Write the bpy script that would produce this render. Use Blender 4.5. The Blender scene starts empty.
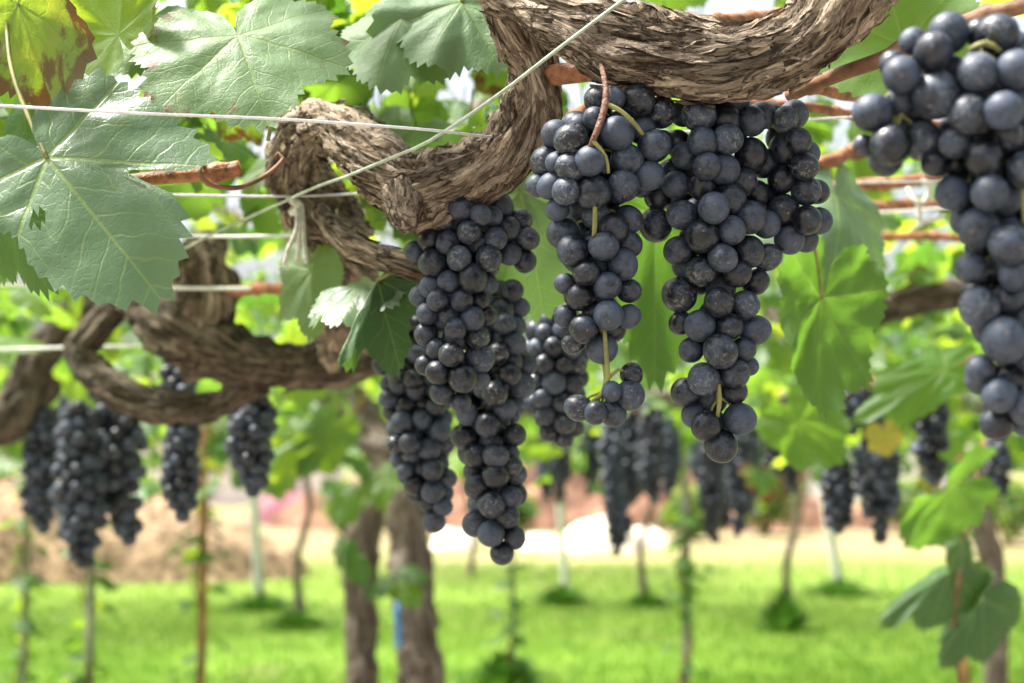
import bpy, bmesh, math, random
import numpy as np
from mathutils import Vector, Matrix, noise, Quaternion

random.seed(7)
RS = np.random.RandomState(11)
R = math.radians
SC = bpy.context.scene
COL = SC.collection
PI = math.pi

# ------------------------------------------------------------------ camera, sky, sun, exposure
FPX = 1576.0
PITCH = math.atan(108.5 / FPX)
CAM_H = 1.5
cam_data = bpy.data.cameras.new("camera")
cam = bpy.data.objects.new("camera", cam_data)
COL.objects.link(cam)
cam.location = (0, 0, CAM_H)
cam.rotation_euler = (PI / 2 + PITCH, 0, 0)
cam_data.sensor_width = 36
cam_data.lens = 36 * FPX / 1024
cam_data.clip_start = 0.02
cam_data.clip_end = 3000
cam_data.dof.use_dof = True
cam_data.dof.focus_distance = 0.85
cam_data.dof.aperture_fstop = 8.2
SC.camera = cam

SUN_DIR = Vector((-0.50, 0.04, 1.0)).normalized()
w = bpy.data.worlds.new("World")
SC.world = w
w.use_nodes = True
wn = w.node_tree
bg = wn.nodes["Background"]
sky = wn.nodes.new("ShaderNodeTexSky")
sky.sky_type = 'NISHITA'
sky.sun_disc = False
sky.sun_elevation = math.asin(SUN_DIR.z)
sky.sun_rotation = math.atan2(SUN_DIR.x, SUN_DIR.y)
sky.air_density = 1.0
sky.dust_density = 7.0
sky.ozone_density = 1.0
# thin high cloud: the clear-sky blue is washed towards white
hz = wn.nodes.new("ShaderNodeHueSaturation")
hz.inputs["Saturation"].default_value = 0.42
hz.inputs["Value"].default_value = 1.25
wn.links.new(sky.outputs[0], hz.inputs["Color"])
wn.links.new(hz.outputs[0], bg.inputs[0])
bg.inputs[1].default_value = 0.105
sl = bpy.data.lights.new("sun", 'SUN')
sl.energy = 4.2
sl.angle = R(10)
sl.color = (1.0, 0.96, 0.9)
sun = bpy.data.objects.new("sun", sl)
sun.rotation_euler = SUN_DIR.to_track_quat('Z', 'Y').to_euler()
COL.objects.link(sun)
SC.view_settings.view_transform = 'Standard'
SC.view_settings.look = 'None'
SC.view_settings.exposure = 1.6
SC.view_settings.gamma = 1
SC.render.engine = 'CYCLES'
SC.cycles.use_denoising = True
SC.cycles.max_bounces = 8
SC.cycles.diffuse_bounces = 4
SC.cycles.transmission_bounces = 5
SC.cycles.glossy_bounces = 2
SC.cycles.caustics_reflective = False
SC.cycles.caustics_refractive = False

CP = Vector((0, 0, CAM_H))
FW = Vector((0, math.cos(PITCH), math.sin(PITCH)))
UP = Vector((0, -math.sin(PITCH), math.cos(PITCH)))
XX = Vector((1, 0, 0))


def P(px, py, d):
    """world point seen at a photo position, d metres away along the view axis"""
    return CP + FW * d + XX * ((px - 512) / FPX * d) + UP * ((341.5 - py) / FPX * d)


def G(px, d):
    """ground point under a photo column at distance d"""
    return Vector(((px - 512) / FPX * d, d, 0))


# ------------------------------------------------------------------ tagging
def tag(o, label=None, cat=None, group=None, kind=None):
    if label: o["label"] = label
    if cat: o["category"] = cat
    if group: o["group"] = group
    if kind: o["kind"] = kind
    return o


def empty(name, loc):
    o = bpy.data.objects.new(name, None)
    o.location = loc
    o.empty_display_size = 0.05
    COL.objects.link(o)
    return o


def link(name, me, parent=None, loc=None):
    o = bpy.data.objects.new(name, me)
    COL.objects.link(o)
    if parent is not None:
        o.parent = parent
        # world coordinates are kept: parents are only translated
        wp = Vector((0, 0, 0))
        q = parent
        while q is not None:
            wp += q.location
            q = q.parent
        o.location = (loc if loc is not None else Vector((0, 0, 0))) - wp
    elif loc is not None:
        o.location = loc
    return o


class MB:
    """collects verts, faces and named vector attributes for one mesh"""
    def __init__(self):
        self.v, self.f, self.at, self.n = [], [], {}, 0

    def add(self, verts, faces, **attrs):
        verts = np.asarray(verts, dtype=np.float32).reshape(-1, 3)
        k = len(verts)
        self.v.append(verts)
        n = self.n
        self.f.extend([tuple(i + n for i in f) for f in faces])
        for name, a in attrs.items():
            self.at.setdefault(name, []).append((n, np.asarray(a, dtype=np.float32).reshape(-1, 3)))
        self.n += k

    def mesh(self, name, mat, smooth=True):
        me = bpy.data.meshes.new(name)
        v = np.concatenate(self.v) if self.v else np.zeros((0, 3))
        me.from_pydata(v.tolist(), [], self.f)
        for an, chunks in self.at.items():
            arr = np.zeros((self.n, 3), dtype=np.float32)
            for n0, a in chunks:
                arr[n0:n0 + len(a)] = a
            la = me.attributes.new(an, 'FLOAT_VECTOR', 'POINT')
            la.data.foreach_set("vector", arr.ravel())
        if smooth:
            me.polygons.foreach_set("use_smooth", [True] * len(me.polygons))
        if mat is not None:
            me.materials.append(mat)
        me.update()
        return me

    def build(self, name, mat, parent=None, smooth=True, origin=None):
        if origin is not None:
            o = Vector(origin)
            self.v = [a - np.array(o, dtype=np.float32) for a in self.v]
            return link(name, self.mesh(name, mat, smooth), parent, o)
        return link(name, self.mesh(name, mat, smooth), parent)


# ------------------------------------------------------------------ materials
class NT:
    def __init__(self, name):
        self.m = bpy.data.materials.new(name)
        self.m.use_nodes = True
        self.t = self.m.node_tree
        self.t.nodes.clear()
        self.out = self.t.nodes.new("ShaderNodeOutputMaterial")

    def n(self, kind, **kw):
        nd = self.t.nodes.new("ShaderNode" + kind)
        for k, v in kw.items():
            setattr(nd, k, v)
        return nd

    def l(self, a, b):
        self.t.links.new(a, b)

    def setin(self, sock, v):
        if hasattr(v, "is_linked") or isinstance(v, bpy.types.NodeSocket):
            self.l(v, sock)
        else:
            sock.default_value = v

    def math(self, op, a, b=None, c=None, clamp=False):
        nd = self.n("Math", operation=op, use_clamp=clamp)
        self.setin(nd.inputs[0], a)
        if b is not None: self.setin(nd.inputs[1], b)
        if c is not None: self.setin(nd.inputs[2], c)
        return nd.outputs[0]

    def mix(self, fac, a, b, mode='MIX'):
        nd = self.n("Mix", data_type='RGBA', blend_type=mode)
        self.setin(nd.inputs[0], fac)
        self.setin(nd.inputs[6], a if not isinstance(a, tuple) else (*a, 1)[:4])
        self.setin(nd.inputs[7], b if not isinstance(b, tuple) else (*b, 1)[:4])
        return nd.outputs[2]

    def ramp(self, fac, lo, hi, a=0.0, b=1.0, smooth=True):
        nd = self.n("MapRange", interpolation_type='SMOOTHSTEP' if smooth else 'LINEAR')
        self.setin(nd.inputs[0], fac)
        nd.inputs[1].default_value = lo
        nd.inputs[2].default_value = hi
        nd.inputs[3].default_value = a
        nd.inputs[4].default_value = b
        return nd.outputs[0]

    def noise(self, vec, scale, detail=3, rough=0.55, w=None, dist=0.0):
        nd = self.n("TexNoise")
        if w is not None:
            nd.noise_dimensions = '4D'
            self.setin(nd.inputs["W"], w)
        if vec is not None: self.l(vec, nd.inputs["Vector"])
        nd.inputs["Scale"].default_value = scale
        nd.inputs["Detail"].default_value = detail
        nd.inputs["Roughness"].default_value = rough
        nd.inputs["Distortion"].default_value = dist
        return nd.outputs[0]

    def bump(self, h, strength, dist, prev=None):
        nd = self.n("Bump")
        nd.inputs["Strength"].default_value = strength
        nd.inputs["Distance"].default_value = dist
        self.l(h, nd.inputs["Height"])
        if prev is not None: self.l(prev, nd.inputs["Normal"])
        return nd.outputs[0]

    def principled(self, base, rough, spec=0.5, normal=None):
        p = self.n("BsdfPrincipled")
        self.setin(p.inputs["Base Color"], base if not isinstance(base, tuple) else (*base, 1)[:4])
        self.setin(p.inputs["Roughness"], rough)
        self.setin(p.inputs["Specular IOR Level"], spec)
        if normal is not None: self.l(normal, p.inputs["Normal"])
        return p

    def done(self, sh):
        self.l(sh, self.out.inputs[0])
        return self.m


def mat_simple(name, col, rough=0.6, spec=0.4, var=0.25, scale=30, bump=0.0, metallic=0.0):
    t = NT(name)
    tc = t.n("TexCoord").outputs["Object"]
    nz = t.noise(tc, scale, 4)
    c = t.mix(t.ramp(nz, 0.3, 0.7), tuple(x * (1 - var) for x in col), tuple(min(1, x * (1 + var)) for x in col))
    nm = t.bump(nz, bump, 0.01) if bump else None
    p = t.principled(c, rough, spec, nm)
    p.inputs["Metallic"].default_value = metallic
    return t.done(p.outputs[0])


def mat_grape(name="grape_skin", lo=(0.004, 0.0045, 0.007), hi=(0.046, 0.062, 0.095), bloom=1.0):
    t = NT(name)
    tc = t.n("TexCoord").outputs["Object"]
    rnd = t.n("ObjectInfo").outputs["Random"]
    wv = t.math('MULTIPLY', rnd, 57.0)
    n1 = t.noise(tc, 135, 6, 0.70, w=wv, dist=0.9)
    n2 = t.noise(tc, 520, 4, 0.6, w=wv)
    # waxy bloom, rubbed off in patches; some berries keep more of it
    amt = t.math('MULTIPLY_ADD', rnd, 0.26, -0.15)
    b = t.math('ADD', t.math('MULTIPLY_ADD', n2, 0.5, t.math('MULTIPLY', n1, 0.9)), amt)
    bl = t.math('MULTIPLY', t.ramp(b, 0.50, 0.86), bloom)
    c = t.mix(bl, lo, hi)
    # reddish tint on some
    c = t.mix(t.math('MULTIPLY', t.ramp(t.noise(tc, 60, 2, w=wv), 0.52, 0.78), 0.3), c, (0.030, 0.016, 0.026))
    rb = t.ramp(t.noise(tc, 85, 3, 0.7, w=t.math('ADD', wv, 3.0), dist=1.2), 0.58, 0.68)
    c = t.mix(t.math('MULTIPLY', rb, 0.75), c, (0.010, 0.010, 0.014))
    # pale spray residue / scuffs
    n3 = t.noise(tc, 340, 6, 0.75, w=t.math('ADD', wv, 9.0), dist=0.8)
    more = t.ramp(t.math('FRACT', t.math('MULTIPLY', rnd, 7.3)), 0.3, 0.95, 0.0, 0.12)
    sp = t.ramp(t.math('ADD', n3, more), 0.63, 0.73)
    c = t.mix(t.math('MULTIPLY', sp, 0.6), c, (0.20, 0.215, 0.22))
    # stylar scar at the tip
    sep = t.n("SeparateXYZ"); t.l(tc, sep.inputs[0])
    rr = t.math('SQRT', t.math('ADD', t.math('POWER', sep.outputs[0], 2), t.math('POWER', sep.outputs[1], 2)))
    dot = t.math('MULTIPLY', t.math('LESS_THAN', sep.outputs[2], 0.0), t.ramp(rr, 0.0004, 0.0009, 1, 0))
    c = t.mix(t.math('MULTIPLY', dot, 0.8), c, (0.16, 0.10, 0.06))
    nm = t.bump(n2, 0.12, 0.0006)
    ro = t.ramp(bl, 0.0, 0.7, 0.30, 0.56, False)
    p = t.principled(c, ro, 0.45, nm)
    return t.done(p.outputs[0])


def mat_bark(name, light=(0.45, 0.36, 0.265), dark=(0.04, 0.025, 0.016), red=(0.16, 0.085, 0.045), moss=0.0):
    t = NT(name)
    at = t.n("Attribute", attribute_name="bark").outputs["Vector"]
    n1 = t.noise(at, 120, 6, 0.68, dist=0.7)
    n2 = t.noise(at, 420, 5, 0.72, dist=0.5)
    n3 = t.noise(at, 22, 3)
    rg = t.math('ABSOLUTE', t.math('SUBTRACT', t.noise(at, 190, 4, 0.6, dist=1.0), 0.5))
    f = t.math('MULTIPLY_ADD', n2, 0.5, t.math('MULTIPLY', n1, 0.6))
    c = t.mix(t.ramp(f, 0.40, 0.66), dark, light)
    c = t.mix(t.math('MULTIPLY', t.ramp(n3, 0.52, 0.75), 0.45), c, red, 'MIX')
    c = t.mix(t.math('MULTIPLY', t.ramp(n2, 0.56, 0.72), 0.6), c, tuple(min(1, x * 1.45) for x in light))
    c = t.mix(t.ramp(rg, 0.004, 0.03, 0.85, 0.0), c, tuple(x * 0.6 for x in dark))  # shade of the thin crevices painted dark into the bark colour
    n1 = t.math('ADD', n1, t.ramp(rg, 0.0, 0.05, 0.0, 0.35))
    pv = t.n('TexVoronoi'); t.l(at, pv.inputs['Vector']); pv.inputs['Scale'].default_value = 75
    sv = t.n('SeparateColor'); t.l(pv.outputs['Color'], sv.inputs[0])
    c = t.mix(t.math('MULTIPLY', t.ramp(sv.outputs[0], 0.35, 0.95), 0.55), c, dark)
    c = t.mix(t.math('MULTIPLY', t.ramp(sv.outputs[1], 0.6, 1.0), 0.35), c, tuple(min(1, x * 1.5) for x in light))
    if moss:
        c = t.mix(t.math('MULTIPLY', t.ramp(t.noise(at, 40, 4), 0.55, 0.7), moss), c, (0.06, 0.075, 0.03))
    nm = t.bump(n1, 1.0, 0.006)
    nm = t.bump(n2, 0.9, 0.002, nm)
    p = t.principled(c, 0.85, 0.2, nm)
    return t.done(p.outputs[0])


def mat_leaf(name, dark=(0.020, 0.062, 0.014), mid=(0.05, 0.12, 0.025), trans=(0.24, 0.46, 0.035), tfac=0.50, spec=0.5,
             rough=0.42, age=0.0, bumpy=1.0):
    t = NT(name)
    lv = t.n("Attribute", attribute_name="lv").outputs["Vector"]
    lp = t.n("Attribute", attribute_name="lp").outputs["Vector"]
    lr = t.n("Attribute", attribute_name="lr").outputs["Vector"]
    s1 = t.n("SeparateXYZ"); t.l(lv, s1.inputs[0])
    s2 = t.n("SeparateXYZ"); t.l(lr, s2.inputs[0])
    a, b, e = s1.outputs
    r1, r2, ag = s2.outputs
    wdt = t.math('MULTIPLY_ADD', a, -0.014, 0.020)
    m1 = t.math('SUBTRACT', 1.0, t.math('DIVIDE', b, wdt), clamp=True)
    m1 = t.ramp(m1, 0.0, 0.6)
    # side veins leave the main veins at an angle, spaced along them
    aw = t.math('ADD', a, t.math('MULTIPLY_ADD', t.noise(lp, 3.5, 2), 0.16, -0.08))
    q = t.math('FRACT', t.math('MULTIPLY', t.math('SUBTRACT', aw, t.math('MULTIPLY', b, 0.85)), 6.2))
    dq = t.math('ABSOLUTE', t.math('SUBTRACT', q, 0.5))
    m2 = t.math('MULTIPLY', t.ramp(dq, 0.015, 0.075, 1, 0), t.ramp(b, 0.0, 0.42, 0.6, 0.12))
    vein = t.math('MAXIMUM', m1, m2)
    vo = t.n("TexVoronoi", feature='DISTANCE_TO_EDGE'); t.l(lp, vo.inputs["Vector"]); vo.inputs["Scale"].default_value = 21
    vor = t.ramp(vo.outputs["Distance"], 0.0, 0.12)
    n1 = t.noise(lp, 3.0, 4)
    n2 = t.noise(lp, 14.0, 4)
    c = t.mix(t.math('MULTIPLY_ADD', n1, 0.6, t.math('MULTIPLY', r1, 0.5)), dark, mid)
    c = t.mix(t.math('MULTIPLY', n2, 0.25), c, (0.035, 0.10, 0.02))
    c = t.mix(t.math('MULTIPLY', vein, 0.55), c, (0.20, 0.27, 0.07))
    c = t.mix(t.math('MULTIPLY', t.math('SUBTRACT', 1.0, vor), 0.15), c, (0.10, 0.19, 0.05))
    tr = t.mix(t.math('POWER', r2, 1.5), trans, (0.60, 0.72, 0.03))
    tr = t.mix(t.math('MULTIPLY', vein, 0.5), tr, (0.40, 0.48, 0.08))
    tr = t.mix(t.math('MULTIPLY', n1, 0.35), tr, (0.20, 0.42, 0.02))
    tr = t.mix(t.ramp(r1, 0.0, 0.75, 0.85, 0.0), tr, (0.07, 0.19, 0.015))
    # yellowing and scorched patches, mostly towards the margin
    yl = t.ramp(t.math('ADD', ag, t.math('MULTIPLY_ADD', n1, 0.5, t.math('MULTIPLY', e, 0.12))), 0.88, 1.2)
    c = t.mix(yl, c, (0.30, 0.26, 0.03))
    tr = t.mix(yl, tr, (0.62, 0.50, 0.04))
    br = t.ramp(t.math('ADD', ag, t.math('MULTIPLY_ADD', t.noise(lp, 4.5, 5, 0.6), 0.85, t.math('MULTIPLY', e, 0.42))), 1.30, 1.42)
    c = t.mix(br, c, (0.13, 0.045, 0.018))
    tr = t.mix(br, tr, (0.16, 0.04, 0.008))
    # paler matt underside
    back = t.n("NewGeometry").outputs["Backfacing"]
    c2 = t.mix(t.math('MULTIPLY', back, 0.45), c, (0.11, 0.18, 0.06))
    ro = t.math('MULTIPLY_ADD', back, 0.3, rough)
    h = t.math('SUBTRACT', t.math('MULTIPLY', vor, 0.22), t.math('MULTIPLY', vein, 0.8))
    h = t.math('ADD', h, t.math('MULTIPLY', n2, 1.6))
    nm = t.bump(h, 0.42 * bumpy, 0.0007)
    p = t.principled(c2, ro, spec, nm)
    tl = t.n("BsdfTranslucent"); t.l(tr, tl.inputs[0]); t.l(nm, tl.inputs[1])
    ms = t.n("MixShader"); ms.inputs[0].default_value = tfac
    t.l(p.outputs[0], ms.inputs[1]); t.l(tl.outputs[0], ms.inputs[2])
    return t.done(ms.outputs[0])


M_GRAPE = mat_grape()
M_BARK = mat_bark("peeling_vine_bark")
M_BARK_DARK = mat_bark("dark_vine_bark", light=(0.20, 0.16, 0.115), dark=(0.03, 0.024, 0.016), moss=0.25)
M_TRUNK = mat_bark("vine_trunk_bark", red=(0.15, 0.11, 0.08), light=(0.36, 0.31, 0.26), dark=(0.085, 0.052, 0.038))
M_CANE = mat_simple("ripe_cane", (0.27, 0.11, 0.05), 0.55, 0.35, 0.5, 140, 0.35)
M_CANE_DULL = mat_simple("dull_cane", (0.20, 0.10, 0.055), 0.6, 0.3, 0.35, 60, 0.2)
M_GREENSTEM = mat_simple("green_stem", (0.20, 0.20, 0.06), 0.5, 0.4, 0.3, 90)
M_REDSTEM = mat_simple("reddish_stem", (0.15, 0.075, 0.05), 0.6, 0.3, 0.5, 260, 0.5)
M_WIRE = mat_simple("galvanised_wire", (0.66, 0.66, 0.66), 0.45, 0.5, 0.12, 200, 0.1, 0.15)
M_CORD = mat_simple("pale_plastic_wire", (0.72, 0.74, 0.70), 0.5, 0.4, 0.08, 60)
M_GREENWIRE = mat_simple("weathered_wire", (0.34, 0.40, 0.31), 0.5, 0.4, 0.2, 150, 0.1, 0.2)
M_TWINE = mat_simple("white_twine", (0.62, 0.60, 0.52), 0.85, 0.2, 0.2, 220, 0.4)
M_LEAF = mat_leaf("vine_leaf")
M_LEAF_NEAR = mat_leaf("broad_vine_leaf", dark=(0.06, 0.115, 0.055), mid=(0.11, 0.165, 0.105), tfac=0.20, rough=0.36, spec=0.6)  # bluish sky sheen put into the paler, greyer base colour
M_LEAF_DULL = mat_leaf("dull_vine_leaf", dark=(0.025, 0.065, 0.02), mid=(0.05, 0.105, 0.04), tfac=0.18, rough=0.5, spec=0.4)
M_LEAF_YELLOW = mat_leaf("yellowed_vine_leaf", dark=(0.30, 0.22, 0.04), mid=(0.42, 0.31, 0.06), trans=(0.62, 0.46, 0.05), tfac=0.4)
M_LEAF_PALE = mat_leaf("pale_vine_leaf", dark=(0.13, 0.21, 0.10), mid=(0.20, 0.28, 0.16), tfac=0.28, rough=0.5, spec=0.35)
M_LEAF_FAR = mat_leaf("far_vine_leaf", dark=(0.018, 0.058, 0.014), mid=(0.045, 0.11, 0.025), tfac=0.42, bumpy=0.3)


# ------------------------------------------------------------------ leaves
LOBES = [(0, 1.0), (13, .93), (28, .79), (40, .88), (52, .94), (63, .88), (80, .73), (95, .79), (107, .81), (120, .76), (140, .67),
         (158, .52), (170, .34), (177, .10)]


def lobe_r(deg):
    a = abs(deg)
    for (a0, r0), (a1, r1) in zip(LOBES, LOBES[1:]):
        if a <= a1:
            u = (a - a0) / (a1 - a0)
            u = u * u * (3 - 2 * u)
            return r0 + (r1 - r0) * u
    return LOBES[-1][1]


def leaf_template(k, rings, outline=None):
    """half-sector rays k; angles hit every main vein and bisector so the vein coordinates interpolate exactly"""
    half = []
    stops = [(0, 26, 0), (26, 52, 52), (52, 79.5, 52), (79.5, 107, 107), (107, 177, 107)]
    for s0, s1, vn in stops:
        kk = k if s1 < 150 else int(k * 2.4)
        for i in range(kk):
            half.append((s0 + (s1 - s0) * i / kk, vn))
    half.append((177, 107))
    angs = [(-d, -v) for d, v in reversed(half[1:])] + half
    V, A, E, PH = [(0, 0)], [(0, 0)], [0], [0]
    for j in range(1, rings + 1):
        rho = (j / rings) ** 0.85
        for i, (dg, vn) in enumerate(angs):
            rr = outline(dg) if outline else lobe_r(dg)
            if j == rings:
                rr *= (1 + (.042 if i % 2 == 0 else -.028) * (0.35 + abs(math.sin(i * 12.9898 + k)))) if k > 2 else (1.03 if i % 2 else .97)
            r = rr * rho
            th = R(dg)
            ph = R(abs(dg - vn))
            V.append((math.sin(th) * r, math.cos(th) * r))
            A.append((math.cos(ph) * r, abs(math.sin(ph)) * r))
            E.append(rho)
            hm = R(26 if abs(vn) < 60 else 27.5) if abs(dg) < 107 else R(45)
            PH.append(math.sin(min(ph / hm, 1.0) * PI / 2))
    n = len(angs)
    F = []
    for i in range(n - 1):
        F.append((0, 1 + i + 1, 1 + i))
    for j in range(1, rings):
        o0, o1 = 1 + (j - 1) * n, 1 + j * n
        for i in range(n - 1):
            F.append((o0 + i, o0 + i + 1, o1 + i + 1, o1 + i))
    return dict(v=np.array(V), a=np.array(A), e=np.array(E), ph=np.array(PH), f=F)


T_HERO = leaf_template(8, 10)


def two_sided(right, left):
    def f(dg):
        tb = right if dg >= 0 else left
        return float(np.interp(abs(dg), [q[0] for q in tb], [q[1] for q in tb]))
    return f


# deep cut between the tip lobe and the side lobe, narrow on its far side
T_CUT = leaf_template(8, 10, two_sided(
    [(0, 1.0), (12, .90), (25, .74), (36, .62), (48, .46), (58, .40), (75, .46), (95, .55), (110, .56), (125, .50), (145, .36), (165, .22), (177, .08)],
    [(0, 1.0), (10, .95), (22, .88), (32, .80), (37, .68), (41, .46), (44, .40), (47, .56), (50, .84), (54, .92), (62, .88), (75, .76), (90, .68), (105, .66), (118, .65), (128, .56), (140, .34), (160, .28), (177, .08)]))
T_MID = leaf_template(4, 4)
T_LOW = leaf_template(2, 2)
T_FAR = leaf_template(1, 1)


def add_leaf(mb, T, pos, tip, nrm, size, rnd, cup=0.1, droop=0.15, wave=0.06, fold=0.1, bulge=0.07, age=0.0, hole=None, widen=1.0,
             r1=None, r2=None):
    tip = Vector(tip).normalized()
    nrm = Vector(nrm)
    nrm = (nrm - tip * nrm.dot(tip))
    if nrm.length < 1e-4: nrm = tip.orthogonal()
    nrm.normalize()
    side = tip.cross(nrm)
    x, y = T['v'][:, 0], T['v'][:, 1]
    rr = np.sqrt(x * x + y * y)
    th = np.arctan2(x, y)
    ph0 = rnd.uniform(0, 6.28)
    z = (-cup * rr ** 2 + bulge * T['ph'] * rr * (1 - 0.3 * rr) - droop * np.maximum(y, 0) ** 2 - fold * np.abs(x)
         + wave * rr ** 2 * np.sin(5 * th + ph0) + wave * 0.5 * rr ** 2 * np.sin(11 * th + ph0 * 2.3)
         + 0.05 * rr * np.sin(2 * th + ph0 * 1.7))
    if T is T_HERO or T is T_CUT:
        of = rnd.uniform(0, 50)
        z = z + np.array([0.030 * noise.noise(Vector((q * 5 + of, u * 5, of))) + 0.014 * noise.noise(Vector((q * 13 + of, u * 13, 3))) for q, u in zip(x, y)]) * np.minimum(rr * 3, 1)
    X = x * widen * (1 + 0.12 * np.sign(x) * rnd.uniform(-1, 1))
    S, N, Tp = np.array(side), np.array(nrm), np.array(tip)
    W = np.array(pos)[None, :] + size * (X[:, None] * S + y[:, None] * Tp + z[:, None] * N)
    a1 = rnd.random() if r1 is None else r1
    a2 = rnd.random() if r2 is None else r2
    k = len(x)
    off = rnd.uniform(0, 40)
    F = T['f']
    if hole:
        F = [f for f in F if not any(abs(np.mean(x[list(f)]) - hx) ** 2 + abs(np.mean(y[list(f)]) - hy) ** 2 < hr * hr for hx, hy, hr in hole)]
    mb.add(W, F, lv=np.stack([T['a'][:, 0], T['a'][:, 1], T['e']], 1),
           lp=np.stack([x, y, np.full(k, off)], 1), lr=np.tile([a1, a2, age], (k, 1)))


# ------------------------------------------------------------------ tubes and bark
def catmull(pts, rad, step):
    pts = [Vector(p) for p in pts]
    out, ro = [], []
    n = len(pts)
    for i in range(n - 1):
        p0 = pts[i - 1] if i > 0 else pts[0] * 2 - pts[1]
        p1, p2 = pts[i], pts[i + 1]
        p3 = pts[i + 2] if i + 2 < n else pts[-1] * 2 - pts[-2]
        m = max(1, int((p2 - p1).length / step))
        for j in range(m):
            t = j / m
            q = 0.5 * ((2 * p1) + (p2 - p0) * t + (2 * p0 - 5 * p1 + 4 * p2 - p3) * t * t + (3 * p1 - p0 - 3 * p2 + p3) * t ** 3)
            out.append(q)
            u = t * t * (3 - 2 * t)
            ro.append(rad[i] + (rad[i + 1] - rad[i]) * u)
    out.append(pts[-1]); ro.append(rad[-1])
    return out, ro


def frames(path):
    T = []
    for i in range(len(path)):
        a, b = path[max(i - 1, 0)], path[min(i + 1, len(path) - 1)]
        d = b - a
        T.append(d.normalized() if d.length > 1e-9 else Vector((0, 0, 1)))
    n = T[0].orthogonal().normalized()
    N = []
    for t in T:
        n = (n - t * n.dot(t)).normalized()
        N.append(n)
    return T, N


def tube(mb, pts, rad, step=0.01, seg=8, attr=None, cap=True):
    path, ro = catmull(pts, rad, step)
    T, N = frames(path)
    V, F = [], []
    for p, t, n, r in zip(path, T, N, ro):
        b = t.cross(n)
        for k in range(seg):
            a = 2 * PI * k / seg
            V.append(p + (n * math.cos(a) + b * math.sin(a)) * r)
    m = len(path)
    for i in range(m - 1):
        for k in range(seg):
            k2 = (k + 1) % seg
            F.append((i * seg + k, i * seg + k2, (i + 1) * seg + k2, (i + 1) * seg + k))
    if cap:
        F.append(tuple(range(seg - 1, -1, -1)))
        F.append(tuple((m - 1) * seg + k for k in range(seg)))
    kw = attr(len(V)) if attr else {}
    mb.add([tuple(v) for v in V], F, **kw)


def vein_attr(k):
    return dict(lv=np.tile([0.2, 0.0, 0.2], (k, 1)), lp=np.zeros((k, 3)), lr=np.tile([0.5, 0.5, 0.0], (k, 1)))


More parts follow.
